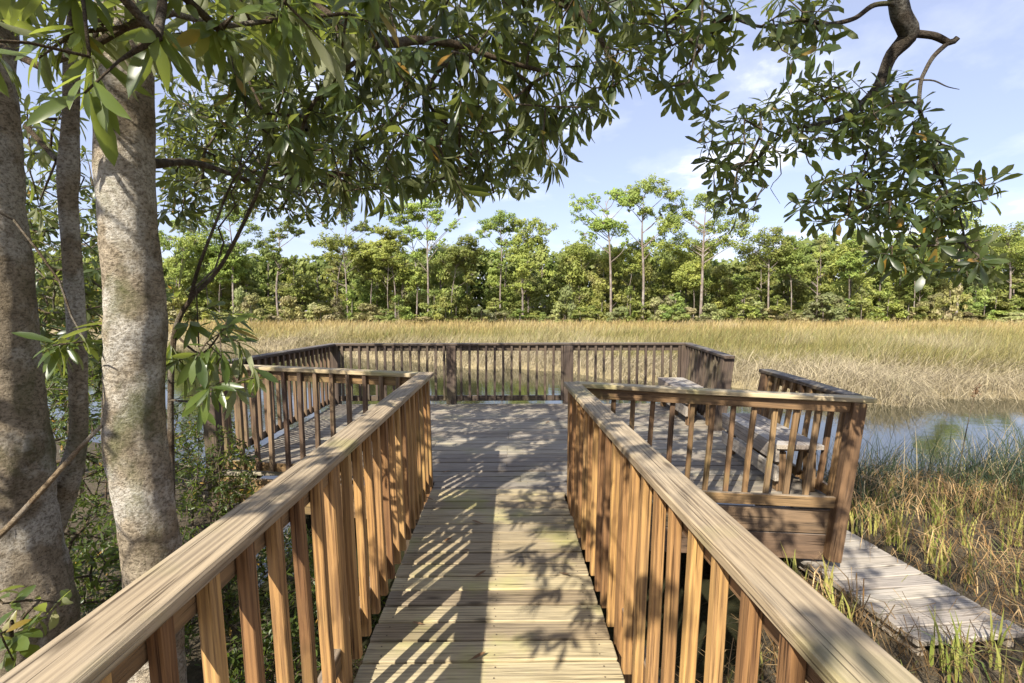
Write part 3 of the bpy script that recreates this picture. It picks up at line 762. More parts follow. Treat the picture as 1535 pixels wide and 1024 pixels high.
t_far = poly_sample([(240, 150), (520, 150), (560, 250), (640, 255), (800, 230), (800, 285), (700, 298), (560, 285), (500, 330), (430, 328), (330, 310), (330, 240), (250, 320)], 330, (3.8, 6.0), 10)
t_far += poly_sample([(240, 240), (310, 250), (320, 330), (270, 350), (240, 330)], 22, (3.8, 5.0), 13)
t_far += poly_sample([(245, 110), (420, 110), (520, 200), (520, 290), (330, 300), (250, 270)], 90, (3.4, 5.2), 17)
tips_v = t_mid + t_mid2 + t_low
# crown overhead: kept out of the view, thinned where the photograph shows sun on the deck
def lit_zone(gx, gy):
    if -.5 < gx < .55 and .2 < gy < (3.4 if gx > 0 else 4.2): return .93
    if .95 < gx < 1.4 and gy < 4.4: return .82
    if gx > .55 and gy < 5.0: return .60
    if gx <= -.6 and gy < 4.4: return .93
    if gx <= -.15 and gy < 3.3 + .9 * min(1, max(0, (gx + 1.6) / 1.2)): return .78
    if gy > 8.6: return .75
    return 0.03
t_up = []
while len(t_up) < 900:
    p = np.array((rs.uniform(-5, 2.4), rs.uniform(-3.2, 5.4), rs.uniform(3.3, 6.2)))
    X, Yp, dd = project(p)
    if dd > 0 and -60 < X < 1600 and Yp > -90: continue
    if ((p[0] + 1.3) / 3.9) ** 2 + ((p[1] - 1.2) / 4.3) ** 2 > 1: continue
    gx, gy = p[0] + .575 * p[2], p[1] + .995 * p[2]
    if rs.uniform() < lit_zone(gx, gy): continue
    t_up.append(p)
def sprays(n, tx, ty, tz, dz):  # extra leaf sprays out of view, added to throw dappled shade on chosen targets
    k = 0
    while k < n:
        T_ = np.array((rs.uniform(*tx), rs.uniform(*ty), rs.uniform(*tz))); q_ = rs.uniform(*dz)
        p = T_ + np.array((-.575, -.995, 1.0)) * q_
        X, Yp, dd = project(p); k += 1
        if dd > 0 and -60 < X < 1600 and Yp > -90: continue
        t_up.append(p)
sprays(3, (-1.62, -1.45), (1.85, 2.0), (.2, 2.3), (1.3, 2.2)); sprays(4, (-2.15, -1.95), (1.9, 2.1), (.2, 2.2), (1.3, 2.0))
sprays(8, (.55, .70), (.7, 3.8), (.95, 1.0), (1.8, 2.8)); sprays(4, (-.8, -.68), (.9, 3.6), (.98, 1.0), (1.5, 2.4))
sprays(22, (.7, 2.9), (3.8, 4.2), (-.4, .95), (2.4, 3.2)); sprays(7, (2.3, 3.3), (3.1, 4.3), (-.5, -.48), (3.0, 3.8)); sprays(10, (.55, .6), (1.8, 4.0), (.1, .9), (2.0, 2.8))
wood_nodes = [(np.concatenate([np.linspace(a, b, 4)[:-1] for a, b in zip(l[0][:-1], l[0][1:])]), None) for l in limbs]
allt = tips_v + t_far + t_up
(wV, wF), dirs = grow(wood_nodes, allt, .2, .04, .0021)
nv, nf = len(tips_v), len(t_far)
lt = []
for pts, (r0, r1) in limbs:
    v_, f_ = path_tube(np.array(pts), np.linspace(r0, r1, len(pts)), 10, .05, .08, 2); lt.append((v_, f_))
for q in lt: mesh_np('limb', *q, M['twig'], tb, smooth=True)
tag(mesh_np('twigs', wV, wF, M['twig'], tb, smooth=True), kind='stuff')
hang = np.array([.30, .0, -.35])
put_leaves([whorls(tips_v, dirs[:nv] + hang, (8, 12), .09, .165, .225, .72, (20, 85), HW_L),
            whorls(t_far, dirs[nv:nv + nf] + np.array([.2, 0, -.2]), (8, 13), .09, .15, .24, .40, (30, 95), HW_O),
            whorls(t_up, dirs[nv + nf:], (8, 12), .11, .16, .33, .2, (40, 100))], M['leaf'], tb)

# ---- right overhanging tree
tc_ = thing('magnolia_tree', 'gnarled bare limb reaching down from above with rosettes of broad leaves against the sky', 'tree', (4.3, -1.1, -.7))
base = [np.array(p) for p in ((4.3, -1.1, -.9), (4.25, -1.05, .6), (4.1, -.9, 2.2), (3.7, -.2, 3.6), (3.1, 1.2, 4.35))]
l0 = pix_limb([(1335, -140, 2.75), (1343, -30, 2.8), (1350, 20, 2.85), (1362, 52, 2.9), (1336, 84, 2.95), (1316, 130, 3.0), (1290, 158, 3.0), (1255, 180, 3.05), (1190, 192, 3.1)])
r0_ = [.17, .15, .13, .10, .07, .055, .052, .050, .052, .036, .030, .026, .018, .010]
trunkV = path_tube(base + l0, r0_, 22, .03, .10, 31)
l1 = pix_limb([(1366, 50, 2.9), (1400, 54, 2.9), (1424, 64, 2.9), (1436, 56, 2.88)]); l1b = pix_limb([(1424, 62, 2.9), (1400, 84, 2.9), (1386, 108, 2.92), (1380, 125, 2.92), (1378, 160, 2.9), (1385, 190, 2.9), (1380, 225, 2.9), (1400, 250, 2.85)])
l2 = pix_limb([(1345, 5, 2.82), (1310, 8, 2.8), (1280, 28, 2.8), (1240, 36, 2.8), (1200, 30, 2.75), (1140, 40, 2.7), (1060, 10, 2.6)])
l3 = pix_limb([(1380, 118, 2.92), (1360, 125, 2.95), (1352, 160, 3.0)]); l4 = pix_limb([(1381, 120, 2.92), (1400, 121, 2.9), (1420, 130, 2.9), (1438, 134, 2.9)])
l5 = pix_limb([(1290, 158, 3.0), (1300, 220, 3.0), (1285, 290, 2.95), (1320, 330, 2.9)]); l6 = pix_limb([(1400, 250, 2.85), (1420, 290, 2.8), (1440, 330, 2.75), (1452, 400, 2.75)])
l7 = pix_limb([(1190, 192, 3.1), (1150, 220, 3.1), (1120, 260, 3.1)])
mesh_np('trunk', *trunkV, M['limbbark'], tc_, smooth=True)
tw = [path_tube(np.array(l), np.linspace(a, b, len(l)), 8, .02, .12, 40 + i) for i, (l, a, b) in enumerate(((l1, .024, .016), (l1b, .014, .010), (l2, .016, .007), (l3, .008, .004), (l4, .006, .002), (l5, .010, .006), (l6, .009, .005), (l7, .009, .005)))]
polys = [([(935, -30), (1110, -30), (1105, 60), (1085, 110), (1050, 135), (1000, 165), (960, 120), (945, 60)], 46, (2.4, 3.0)),
         ([(1150, -20), (1260, -20), (1250, 60), (1200, 95), (1150, 60)], 18, (2.5, 3.0)),
         ([(1050, 165), (1140, 150), (1240, 100), (1290, 120), (1300, 190), (1230, 230), (1150, 240), (1110, 300), (1065, 300), (1050, 230)], 72, (2.7, 3.4)),
         ([(1300, 140), (1345, 100), (1375, 150), (1400, 220), (1350, 290), (1290, 260), (1270, 200)], 42, (2.7, 3.3)),
         ([(1180, 290), (1260, 250), (1330, 280), (1370, 320), (1330, 360), (1290, 340), (1200, 330)], 36, (2.6, 3.1)),
         ([(1380, 210), (1440, 220), (1440, 300), (1420, 350), (1370, 340), (1350, 290)], 36, (2.6, 3.0)),
         ([(1300, 330), (1400, 300), (1500, 380), (1490, 425), (1420, 435), (1330, 400)], 20, (2.6, 2.95)),
         ([(1460, 262), (1500, 268), (1480, 300), (1445, 310)], 5, (2.5, 2.7)),
         ([(1300, 380), (1380, 370), (1380, 390), (1310, 410)], 7, (2.6, 2.9)),
         ([(1410, 400), (1490, 392), (1495, 415), (1440, 420)], 8, (2.5, 2.8)),
         ([(1110, 320), (1150, 300), (1100, 330), (1060, 305)], 4, (2.8, 3.1))]
for k in range(14):          # bare hanging twigs
    qx, qy = rs.choice([1110, 1150, 1175, 1200, 1260, 1290, 1320, 1400]) + rs.uniform(-12, 12), rs.uniform(215, 290); pts = []
    for m in range(7): pts.append(at(qx, qy, 2.9)); qx += rs.normal(0, 7); qy += rs.uniform(8, 16)
    mesh_np('bare_twig', *path_tube(np.array(pts), np.linspace(.004, .0012, 7), 5, .03, .1), M['limbbark'], tc_, smooth=True)
tips = []
for pl, n_, dr in polys: tips += poly_sample(pl, n_, dr, 17)
allL = [l0, l1b, l2, l3, l5, l6, l7]
nod = [(np.concatenate([np.linspace(a, b, 3)[:-1] for a, b in zip(l[:-1], l[1:])]), None) for l in allL]
(wV, wF), dirs = grow(nod, tips, .10, -.06, .0021, jit=.05)
for q in tw: mesh_np('limb', *q, M['limbbark'], tc_, smooth=True)
tag(mesh_np('twigs', wV, wF, M['twig'], tc_, smooth=True), kind='stuff')
put_leaves([whorls(tips, dirs + np.array([0, -.1, .05]), (7, 10), .09, .145, .27, .24, (35, 105), HW_O)], M['leaf'], tc_)

# ---- sapling in front of the platform's left corner, spray of pale leaves
sp = thing('bay_sapling', 'thin forked sapling with long pale drooping leaves in front of the platform corner', 'sapling', tuple(at(262, 700, 2.25)[:2]) + (-.7,))
s0 = [np.array((-1.62, 2.3, -.75))] + pix_limb([(258, 760, 2.3), (256, 600, 2.3), (262, 500, 2.3), (285, 450, 2.3), (330, 400, 2.35), (372, 320, 2.4), (400, 250, 2.45), (408, 190, 2.5)])
s1 = pix_limb([(285, 450, 2.3), (298, 400, 2.32), (325, 330, 2.4), (350, 270, 2.45), (392, 210, 2.5)])
s2 = pix_limb([(262, 500, 2.3), (300, 530, 2.25), (330, 500, 2.2), (345, 470, 2.2)]); s3 = pix_limb([(256, 600, 2.3), (300, 600, 2.15), (350, 575, 2.1), (385, 565, 2.1)])
s4 = pix_limb([(298, 520, 2.25), (296, 470, 2.25), (294, 430, 2.25)])
mesh_np('stem', *join([path_tube(np.array(l), np.linspace(a, b, len(l)), 8, .03, .08, 50 + i) for i, (l, a, b) in enumerate(((s0, .016, .006), (s1, .009, .004), (s2, .006, .003), (s3, .006, .003), (s4, .004, .002)))]), M['twig'], sp, smooth=True)
tips = poly_sample([(262, 480), (330, 455), (375, 520), (395, 575), (340, 600), (290, 600), (262, 570)], 18, (2.0, 2.4), 20) + pix_limb([(270, 425, 2.3), (345, 470, 2.2), (385, 566, 2.1), (300, 610, 2.1), (268, 540, 2.2), (395, 210, 2.5), (408, 190, 2.5)])
(wV, wF), dirs = grow([(l, None) for l in (s2, s3, s4, s0[3:5])], tips, .1, .02, .0016)
tag(mesh_np('twigs', wV, wF, M['twig'], sp, smooth=True), kind='stuff')
put_leaves([whorls(tips, dirs + np.array([.35, 0, .1]), (5, 8), .10, .17, .22, .55, (15, 75))], M['leaf2'], sp, 'foliage')
# sprig low in the corner
sg = thing('leafy_sprig', 'broad green leafy sprig low in the bottom corner by the thick trunk', 'sapling', tuple(at(30, 1000, 1.35)[:2]) + (-.7,))
g0 = [np.array((*at(20, 1000, 1.35)[:2], -.75))] + pix_limb([(20, 1000, 1.35), (25, 940, 1.35), (60, 900, 1.4)])
mesh_np('stem', *path_tube(np.array(g0), [.008, .006, .005, .003], 7, .04), M['twig'], sg, smooth=True)
tips = pix_limb([(5, 905, 1.35), (25, 940, 1.35), (40, 900, 1.4), (100, 905, 1.45), (0, 950, 1.3), (-20, 880, 1.4), (20, 990, 1.3)])
(wV, wF), dirs = grow([(g0, None)], tips, .08, .02, .002)
tag(mesh_np('twigs', wV, wF, M['twig'], sg, smooth=True), kind='stuff')
put_leaves([whorls(tips, dirs + np.array([.1, 0, .6]), (5, 7), .06, .10, .38, .2, (50, 95))], M['leaf2'], sg, 'foliage')
stk = pix_limb([(-60, 850, 1.8), (0, 802, 1.8), (60, 738, 1.82), (110, 682, 1.86), (152, 638, 1.92)])
tag(mesh_np('bare_stick', *path_tube(np.array(stk), [.013, .012, .010, .009, .007], 9, .03, .1), M['stick'], smooth=True), 'bare pale stick leaning diagonally across the thick trunk', 'stick')
tw_leaf = pix_limb([(40, 520, 1.7), (90, 512, 1.75), (140, 512, 1.8)])

# ---- left shrubs
def shrub(label, x, y, hh, rad, nl, Ls, group):
    z0 = float(terrain(np.array(x), np.array(y))); t = thing('shrub', label, 'shrub', (x, y, z0), group)
    tips = []
    for i in range(nl):
        a = rs.uniform(0, 6.28); r = rad * sqrt(rs.uniform()); q = rs.uniform(.18, 1) ** .8
        tips.append((x + r * cos(a) * (1.1 - .4 * q), y + r * sin(a) * (1.1 - .4 * q), z0 + hh * q * (1 - .25 * (r / rad) ** 2)))
    st = [[np.array((x + .05 * cos(a), y + .05 * sin(a), z0 - .03)), np.array((x + rad * .4 * cos(a), y + rad * .4 * sin(a), z0 + hh * .45))] for a in (0, 2.1, 4.2)]
    (V_, F_), dr = grow([(np.linspace(s_[0], s_[1], 5), None) for s_ in st], tips, .15, .05, .0018)
    sv = [tubes([s_[0]], [s_[1]], [.012], [.007]) for s_ in st]
    mesh_np('stem', *join([(V_, F_)] + sv), M['twig'], t, smooth=True)
    put_leaves([whorls(tips, dr + np.array([0, 0, .25]), (9, 14), Ls * .7, Ls * 1.2, .27, .0, (25, 95), back=.14, curl=(-.1, .3))], M['shrubleaf'], t, 'foliage')
shr = [('low yellow green bush between the two thick trunks', -2.15, 2.75, .95, .55, 110, .055), ('small leaved bush just past the pale dappled trunk', -1.75, 3.35, .95, .60, 130, .055),
       ('bush with yellow tips under the platform front railing', -1.35, 3.95, .72, .55, 110, .05), ('dark bush behind the thick edge trunk', -3.2, 3.1, 1.2, .7, 110, .06),
       ('dark rounded bush by the platform left corner post', -2.75, 4.25, 1.25, .60, 130, .055), ('tall dark bush deep in the shade behind the thin stem', -3.9, 4.3, 1.75, .8, 150, .06),
       ('small bush in the shade beneath the left handrail', -1.25, 2.6, .55, .45, 80, .05), ('outermost dark bush beside the left water edge', -4.6, 5.6, 1.9, .9, 150, .065),
       ('low bush at the foot of the thick edge trunk', -1.7, 1.5, .5, .4, 60, .05), ('wispy bush outside the platform left side railing', -3.45, 5.7, 1.2, .55, 100, .05)]
for l, x, y, hh, r, n_, ls in shr: shrub(l, x, y, hh * 1.1, r * 1.15, int(n_ * 2.4), ls, 'bushes on the left bank')
def small_tree(label, x, y, hh, rad, nt, Ls):
    z0 = -.7; t = thing('young_tree', label, 'tree', (x, y, z0), 'young trees on the left bank')
    tr = [np.array((x, y, z0 - .1)), np.array((x + .1, y, z0 + hh * .4)), np.array((x + .05, y + .1, z0 + hh * .9))]
    mesh_np('trunk', *path_tube(np.array(tr), [.06, .045, .015], 9, .08, .08), M['bark'], t, smooth=True)
    tips = []
    for i in range(nt):
        v_ = rs.normal(size=3); v_ /= np.linalg.norm(v_); q = rs.uniform(.35, 1)
        tips.append(np.array((x, y, z0 + hh * .62)) + v_ * q * np.array((rad, rad, hh * .40)))
    (V_, F_), dr = grow([(np.linspace(tr[0], tr[2], 12)[4:], None)], tips, .2, .05, .003)
    tag(mesh_np('twigs', V_, F_, M['twig'], t, smooth=True), kind='stuff')
    put_leaves([whorls(tips, dr, (9, 13), Ls * .8, Ls * 1.2, .3, .2, (35, 100))], M['leaf'], t)
small_tree('slim dark young tree seen between the two thick trunks', -5.9, 6.8, 4.4, 1.2, 260, .13)
small_tree('leaning dark young tree at the outermost left bank', -8.6, 8.2, 5.6, 1.8, 330, .15)
small_tree('bushy young tree behind the thin stem', -5.0, 5.7, 3.4, 1.1, 220, .12)

# ---- dry seed stalk among the reeds
ws = pix_limb([(1436, 720, 5.6), (1442, 680, 5.6), (1452, 630, 5.6), (1462, 590, 5.6), (1466, 580, 5.6)])
wd = thing('dry_weed', 'single tall dry brown seed stalk rising above the reeds by the water', 'weed', (ws[0][0], 5.6, -.7))
mesh_np('stem', *path_tube(np.array([np.array((ws[0][0] - .03, 5.6, -.75))] + ws), [.007, .006, .006, .005, .004, .003], 6, .05, .1), M['twig'], wd, smooth=True)
hp = np.array([ws[3] + (ws[4] - ws[3]) * rs.uniform(-.6, 1.2) + rs.normal(0, .012, 3) for _ in range(60)])
v_, f_, r_ = leaves(hp, rs.normal(size=(60, 3)) + np.array([0, 0, .5]), rs.normal(size=(60, 3)), .035, .012, .3, .2)
mesh_np('seed_head', v_, f_, M['deadleaf'], wd, smooth=True, attrs={'rnd': ('FLOAT', r_)})

# ---- fallen leaves on the boards
for i, (px_, py_, lab) in enumerate([(724, 785, 'flat brown leaf in mid walkway near the platform'), (664, 812, 'curled leaf near the left handrail shadow stripes'), (690, 826, 'small leaf just below the curled leaf'),
        (709, 866, 'long dark brown leaf lying across a board seam'), (637, 936, 'pale curled leaf among the sun stripes'), (702, 990, 'pale grey leaf nearest the camera'), (651, 750, 'brown leaf at the left edge of the platform boards'),
        (693, 711, 'dark leaf on the platform mouth near left handrail end'), (661, 709, 'tiny leaf beside left handrail end post'), (785, 612, 'brown leaf by the back railing'), (817, 634, 'small dark leaf on far platform boards'), (838, 858, 'thin twiggy leaf by the right handrail gap')]):
    g = ground_at(px_, py_, .008); a = rs.uniform(-.7, .7) + (pi if rs.uniform() < .5 else 0)
    v_, f_, r_ = leaves(np.array([g]), np.array([[cos(a), sin(a), 0.0]]), np.array([[0.1, 0.1, 1.0]]), rs.uniform(.05, .10), rs.uniform(.018, .03), -.35, .35, HW_L)
    tag(mesh_np('fallen_leaf', v_, f_, M['deadleaf'], smooth=True, attrs={'rnd': ('FLOAT', r_)}), lab, 'leaf', 'fallen leaves on the boards')

# ------------------------------------------------------------------ far wood
def clumps(cent, rad, n, size, flat=1.0):
    """n random leaf faces spread through ellipsoid clumps; cent (k,3), rad (k,3)"""
    k = len(cent); w = np.prod(rad, 1) ** .6; w /= w.sum(); idx = rs.choice(k, n, p=w)
    v = rs.normal(size=(n, 3)); v /= np.linalg.norm(v, axis=1, keepdims=True); q = rs.uniform(.3, 1.0, n) ** .6 * rs.uniform(.8, 1.28, n)
    P = cent[idx] + v * q[:, None] * rad[idx]
    nrm = v * .9 + rs.normal(0, .45, (n, 3)) + np.array([-.15, -.35, .4]); nrm /= np.linalg.norm(nrm, axis=1, keepdims=True)
    a = np.cross(nrm, rs.normal(size=(n, 3))); a /= np.linalg.norm(a, axis=1, keepdims=True); b = np.cross(nrm, a)
    s = size * rs.uniform(.5, 1.3, (n, 1))
    V = np.stack([P - a * s, P - b * s * .45 - a * s * .1, P + a * s, P + b * s * .55], 1).reshape(-1, 3)
    Fq = np.arange(n * 4).reshape(-1, 4)
    cl = rs.uniform(size=k)[idx] * .6 + rs.uniform(size=n) * .4
    return V, Fq, np.repeat(cl, 4)

def make_pine(label, px_, top_py, Y, crown_px, limbs_spec, lean=0.0, trunk_r=.16, zb=-.75, density=1.0, group_='tall pines standing above the far wood'):
    """limbs_spec: list of (side fraction -1..1, height fraction, clump size m)"""
    top = at(px_ + lean, top_py, Y); x0 = at(px_, 470, Y)[0]
    hh = top[2] - zb; kx = Y / F
    t = thing('pine_tree', label, 'pine', (x0, Y, zb), group_)
    tp = np.array([(x0, Y, zb), (x0 + rs.normal(0, .1), Y, zb + hh * .35), (x0 + (top[0] - x0) * .5 + rs.normal(0, .15), Y, zb + hh * .65), (top[0], Y, zb + hh * .93)])
    parts = [path_tube(tp, [trunk_r, trunk_r * .85, trunk_r * .62, trunk_r * .2], 8, .6, .06, Y)]
    cent, rad = [], []
    extra = [(rs.uniform(-.8, .8), rs.uniform(.58, .97), rs.uniform(.4, .75)) for _ in range(8)]
    for sx, fz, cs in list(limbs_spec) + extra:
        e = np.array((top[0] + sx * crown_px * kx, Y + rs.uniform(-1.2, 1.2), zb + hh * fz))
        q = max(.3, fz - abs(sx) * .16 - .05); f_ = np.clip(q / .93, 0, 1)
        a = np.array([np.interp(q, [0, .35, .65, .93], tp[:, 0]), Y, zb + hh * q])
        m = (a + e) / 2 + np.array((rs.normal(0, .15), 0, rs.uniform(-.35, .25)))
        if abs(sx) > .05: parts.append(path_tube(np.array([a, m, e]), [trunk_r * .38, trunk_r * .25, trunk_r * .12], 5, .5, .1))
        for _ in range(15):
            u_ = rs.normal(0, 1, 3); u_ /= max(1, np.linalg.norm(u_)); g_ = cs * rs.uniform(.34, .66)
            cent.append(e + u_ * np.array((cs * 1.25, cs, cs * .6)) - (e - a) * rs.uniform(-.05, .28)); rad.append(np.array((g_, g_, g_ * .7)))
            if rs.uniform() < .4: parts.append(tubes([e], [cent[-1]], [.035], [.015], 4))
    mesh_np('trunk', *join(parts), M['pinebark'], t, smooth=True)
    v_, f_, r_ = clumps(np.array(cent), np.array(rad), int(900 * len(limbs_spec) * density) + 1300, .155)
    mesh_np('crown', v_, f_, M['pineneedle'], t, attrs={'rnd': ('FLOAT', r_)})

make_pine('pine with broad flat crown behind the sapling, leftmost clear one', 350, 312, 68, 42, [(-.2, .98, 1.5), (.3, .95, 1.3), (-.9, .88, 1.1), (.9, .86, 1.0), (-.6, .76, 1.1), (.75, .7, 1.0)], -8)
make_pine('small topped pine with bare forked stem under the canopy fringe', 418, 338, 68, 34, [(-.7, .86, 1.0), (-.2, .93, .8), (.5, 1.0, .8), (.9, .97, .6)], 0, .16)
make_pine('sparse thin pine with bent bare limb beside the canopy fringe', 508, 318, 70, 48, [(.1, 1.0, .8), (.55, .9, .6), (1.0, .86, .6), (-.2, .93, .5)], 12, .12, density=.6)
make_pine('crooked pine with spreading low crown above the wood', 522, 357, 68, 42, [(-.8, .98, 1.2), (0, .97, 1.1), (.7, .93, 1.2), (.3, .82, 1.0), (-.4, .8, .8)], -10, .13)
make_pine('slender light pine rising from the wood right of the crooked pine', 592, 345, 69, 24, [(-.3, .98, .9), (.5, .95, .9), (0, .88, .8)], -8, .10)
make_pine('leaning thin pine of the close pair, lower of the two', 624, 310, 70, 30, [(-.8, .95, 1.0), (0, .99, 1.1), (-.5, .88, .7), (.3, .80, .6), (-.3, .72, .6)], -14, .11)
make_pine('taller of the close pair of pines with one long bare side limb', 642, 303, 69, 36, [(-.5, .98, 1.0), (.1, 1.0, 1.1), (.35, .93, .8), (1.35, .86, .5), (1.15, .84, .45)], -2, .16)
make_pine('umbrella crowned pine left of the centre gap in the treetops', 750, 326, 69, 30, [(-.5, .96, 1.1), (.2, 1.0, 1.2), (.7, .92, .9), (-.9, .88, .7), (.9, .82, .7)], 0, .12)
make_pine('dense bright pine right beside the umbrella crowned one', 784, 331, 68, 34, [(-.3, .99, 1.0), (.6, .98, 1.1), (1.1, .93, .8), (.1, .85, 1.3), (.7, .8, 1.1), (-.3, .74, 1.0)], 4, .12)
make_pine('sparse twin topped pine with wide gaps in its crown', 916, 287, 66, 46, [(-.9, .93, 1.0), (-1.0, .84, .8), (.3, .99, .9), (.7, .93, .9), (-.1, .77, 1.2), (.5, .75, 1.1), (-.7, .70, .8)], -8, .18, density=.8)
make_pine('tallest pine with broad layered crown', 963, 279, 67, 52, [(-.5, .97, 1.3), (.15, 1.0, 1.4), (.7, .96, 1.1), (1.05, .88, 1.0), (.1, .82, .9), (-.3, .9, .9), (1.0, .78, .8), (.6, .7, .7)], 2, .19)
make_pine('massive spreading old pine half behind the right hanging leaves', 1050, 300, 66, 62, [(0, .99, 1.4), (.5, .94, 1.3), (-.6, .88, 1.4), (.9, .82, 1.4), (-1.0, .8, 1.3), (.2, .8, 1.3), (.95, .70, 1.3), (-.6, .70, 1.3), (.4, .66, 1.2)], 8, .22)
make_pine('leafy cone shaped pine right of the spreading old pine', 1152, 345, 68, 34, [(0, .99, 1.0), (-.3, .9, 1.3), (.6, .86, 1.4), (-.7, .78, 1.4), (.2, .75, 1.5), (.9, .72, 1.3)], 0, .14)
make_pine('pale topped pine glimpsed through the right hanging leaves', 1432, 290, 66, 40, [(-.3, .98, 1.2), (.4, .96, 1.2), (-.8, .88, 1.0), (.8, .84, 1.0), (0, .76, 1.2)], -5, .18)
make_pine('dark pine at the outermost right of the wood', 1512, 340, 70, 40, [(-.6, .94, 1.2), (.3, .99, 1.2), (-.9, .8, 1.3), (.6, .84, 1.4), (0, .74, 1.4)], 0, .15)
make_pine('thin pine left of the thin stem in the far wood', 268, 335, 70, 30, [(0, .99, .8), (-.7, .9, .8), (.7, .86, .8), (.2, .8, .7)], 0, .1, density=.8)
make_pine('round topped dark pine in the centre of the wood', 868, 363, 74, 30, [(-.3, .97, 1.2), (.4, .98, 1.2), (0, .88, 1.5), (.8, .84, 1.1), (-.8, .82, 1.1)], 0, .13)
make_pine('bare stemmed pine in front of the centre bushes', 782, 385, 65, 20, [(0, .99, .8), (-.5, .95, .7), (.5, .92, .7)], 0, .07)

for i in range(18):
    px_ = rs.uniform(-40, 1600); ty = np.interp(px_, [0, 400, 1100, 1200, 1535], [368, 362, 368, 344, 338]) + rs.uniform(-8, 30)
    cr = rs.uniform(16, 34)
    make_pine('slim pine with ragged crown along the front of the far wood', px_, ty, rs.uniform(67, 72), cr, [(rs.uniform(-1, 1), rs.uniform(.68, .99), rs.uniform(.7, 1.3)) for _ in range(rs.randint(5, 9))], rs.uniform(-12, 12), rs.uniform(.05, .09), group_='slim pines along the far wood front')

# generic trees of the wood: a few kinds, copied
def proto_tree(kind, label, cat, name, h, w, nc, nf, size, mat, group):
    t = thing(name, label, cat, (0, 0, 0), group)
    tr = [np.array((0, 0, -.1)), np.array((rs.normal(0, .15), 0, h * .45)), np.array((rs.normal(0, .3), 0, h * .85))]
    parts = [path_tube(np.array(tr), [.13 * h / 9, .09 * h / 9, .03], 7, .5, .08)]
    cent, rad = [], []
    for i in range(nc):
        a = rs.uniform(0, 6.28); q = rs.uniform(.0 if kind == 'bush' else .06, 1.0)
        prof = sin(pi * min(1, .24 + q * .74)) ** .7
        r = w * prof * sqrt(rs.uniform(.1, 1))
        c = np.array((r * cos(a), r * sin(a) * .8, h * (.08 + .88 * q)))
        cs = w * rs.uniform(.14, .40); cent.append(c); rad.append(np.array((cs, cs, cs * rs.uniform(.55, .8))))
        if kind != 'bush' and i % 3 == 0:
            b = np.array((0, 0, max(.3, c[2] - abs(r) * .8))); parts.append(path_tube(np.array([b, (b + c) / 2 + rs.normal(0, .1, 3), c]), [.05, .035, .015], 5, .6, .05))
    mesh_np('trunk', *join(parts), M['pinebark'], t, smooth=True)
    v_, f_, r_ = clumps(np.array(cent), np.array(rad), nf, size)
    mesh_np('crown', v_, f_, M[mat], t, attrs={'rnd': ('FLOAT', r_)})
    return t

def dup(root, loc, rz, sc):
    r = root.copy(); C.objects.link(r); r.location = loc; r.rotation_euler = (0, 0, rz); r.scale = sc
    for ch in root.children:
        c = ch.copy(); C.objects.link(c); c.parent = r
    return r

GW = 'leafy trees of the far wood'
GB = 'bushes fronting the far wood'
kinds = [proto_tree('tree', 'tall full green leafy tree within the far wood', 'tree', 'leafy_tree', 9, 2.6, 40, 7000, .175, 'broad', GW),
         proto_tree('tree', 'narrow upright light green tree within the far wood', 'tree', 'leafy_tree', 9, 1.8, 32, 5000, .17, 'broad', GW),
         proto_tree('tree', 'airy tree of open tufted foliage within the far wood', 'tree', 'leafy_tree', 9, 2.4, 26, 4000, .165, 'pineneedle', GW),
         proto_tree('tree', 'wide round topped tree within the far wood', 'tree', 'leafy_tree', 7.5, 3.0, 42, 7000, .175, 'broad', GW)]
bushk = [proto_tree('bush', 'rounded olive bush at the front edge of the far wood', 'bush', 'bush', 3.2, 1.8, 22, 2400, .17, 'bush', GB),
         proto_tree('bush', 'tall green bush at the front edge of the far wood', 'bush', 'bush', 4.2, 1.7, 24, 2400, .18, 'broad', GB),
         proto_tree('bush', 'greyish sparse bush at the front edge of the far wood', 'bush', 'bush', 3.0, 1.6, 16, 1500, .16, 'bush', GB)]
def skyline(px_):   # photo height of the general treetops
    return np.interp(px_, [-400, 0, 250, 400, 480, 560, 640, 760, 860, 1000, 1080, 1130, 1200, 1300, 1420, 1535, 1900], [372, 376, 380, 374, 378, 366, 366, 366, 370, 366, 380, 380, 350, 346, 346, 342, 342])
first = {}
def put(root, px_, Y, hh, proto_h, wsc):
    x = at(px_, 470, Y)[0]; loc = (x, Y, -.75); sz = hh / proto_h; sc = (wsc, wsc, sz); rz = rs.uniform(0, 6.28)
    if root.name not in first:
        first[root.name] = 1; root.location = loc; root.rotation_euler = (0, 0, rz); root.scale = sc
    else: dup(root, loc, rz, sc)
PH = [9, 9, 9, 7.5]; BH = [3.2, 4.2, 3.0]
for row, (Y0, cnt, kf) in enumerate(((73, 46, .88), (78, 44, 1.0), (84, 40, 1.03))):
    for i in range(cnt):
        px_ = -330 + (i + rs.uniform(.1, .9)) * 2200 / cnt; Y = Y0 + rs.uniform(-2, 2)
        k = rs.randint(4); sk = skyline(px_) + rs.uniform(-14, 34)
        hh = (at(px_, sk, Y)[2] + .75) * kf * rs.uniform(.86, 1.02)
        put(kinds[k], px_, Y, hh, PH[k], rs.uniform(.85, 1.2))
for i in range(120):
    px_ = -330 + (i + rs.uniform(.1, .9)) * 2200 / 120; Y = rs.uniform(62.5, 67.5); k = rs.choice(3, p=[.4, .4, .2])
    put(bushk[k], px_, Y, rs.uniform(1.6, 5.8) * rs.uniform(.7, 1.05), BH[k], rs.uniform(.8, 1.25))
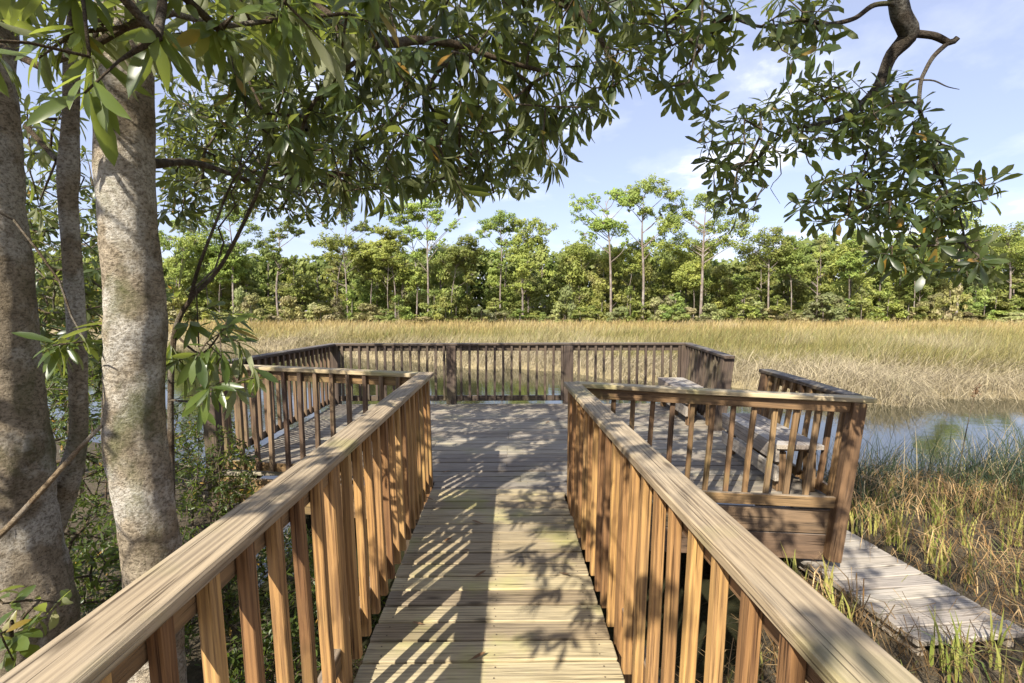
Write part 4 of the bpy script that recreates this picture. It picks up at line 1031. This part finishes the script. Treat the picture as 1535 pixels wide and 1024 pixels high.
# the depth of the wood behind, one mass
cent, rad = [], []
for i in range(2000):
    px_ = rs.uniform(-420, 1960); Y = rs.uniform(86, 92); x = at(px_, 470, Y)[0]
    ztop = at(px_, skyline(px_) + 14, Y)[2]; z = rs.uniform(-.3, ztop); cent.append((x, Y, z)); rad.append((2.4, 2.0, 1.4))
v_, f_, r_ = clumps(np.array(cent), np.array(rad), 110000, .6)
tag(mesh_np('woods', v_, f_, M['broad'], attrs={'rnd': ('FLOAT', r_)}), 'dense dark green depth of the wood behind its front trees', kind='stuff')

# ------------------------------------------------------------------ sky and sun
world = bpy.data.worlds.new('World'); scene.world = world; world.use_nodes = True
nt = world.node_tree; nt.nodes.clear()
SUN_EL = radians(41); SUN_AZ = math.atan2(-.50, -.865)      # direction towards the sun, measured from +Y towards +X
sky = nt.nodes.new('ShaderNodeTexSky'); sky.sky_type = 'NISHITA'; sky.sun_disc = False
sky.sun_elevation = SUN_EL; sky.sun_rotation = SUN_AZ; sky.air_density = 1.0; sky.dust_density = .8; sky.ozone_density = 1.5
tc = nt.nodes.new('ShaderNodeTexCoord'); sep = N(nt, 'SeparateXYZ'); L(nt, tc.outputs['Generated'], sep.inputs[0])
zz = math_(nt, 'ADD', math_(nt, 'MAXIMUM', sep.outputs['Z'], 0.0), .16)
cmb = N(nt, 'CombineXYZ'); L(nt, math_(nt, 'DIVIDE', sep.outputs['X'], zz), cmb.inputs[0]); L(nt, math_(nt, 'DIVIDE', sep.outputs['Y'], zz), cmb.inputs[1])
n1 = noise_(nt, cmb.outputs[0], 1.5, 7, .56, .2)
cl = ramp(nt, n1, [(.48, .0), (.57, .16), (.66, .95)])
bg = nt.nodes.new('ShaderNodeBackground'); wo = nt.nodes.new('ShaderNodeOutputWorld')
L(nt, mixc(nt, cl, mixc(nt, .5, mixc(nt, 1.0, sky.outputs[0], (1.02, .95, 1.10), 'MULTIPLY'), (3.3, 3.5, 4.2)), (6.2, 6.35, 7.2)), bg.inputs['Color']); bg.inputs['Strength'].default_value = .11
L(nt, bg.outputs[0], wo.inputs[0])
sd = bpy.data.lights.new('sun', 'SUN'); sd.energy = 5.0; sd.angle = radians(.5); sd.color = (1, .93, .82)
so = bpy.data.objects.new('sun', sd); C.objects.link(so); so.location = (-10, -18, 20)
so.rotation_euler = Vector(SUNV).to_track_quat('-Z', 'Y').to_euler()
scene.view_settings.view_transform = 'Standard'; scene.view_settings.look = 'None'
scene.view_settings.exposure = 1.05; scene.view_settings.gamma = 1.0
scene.cycles.max_bounces = 6; scene.cycles.diffuse_bounces = 3; scene.cycles.transparent_max_bounces = 6
scene.cycles.use_denoising = True
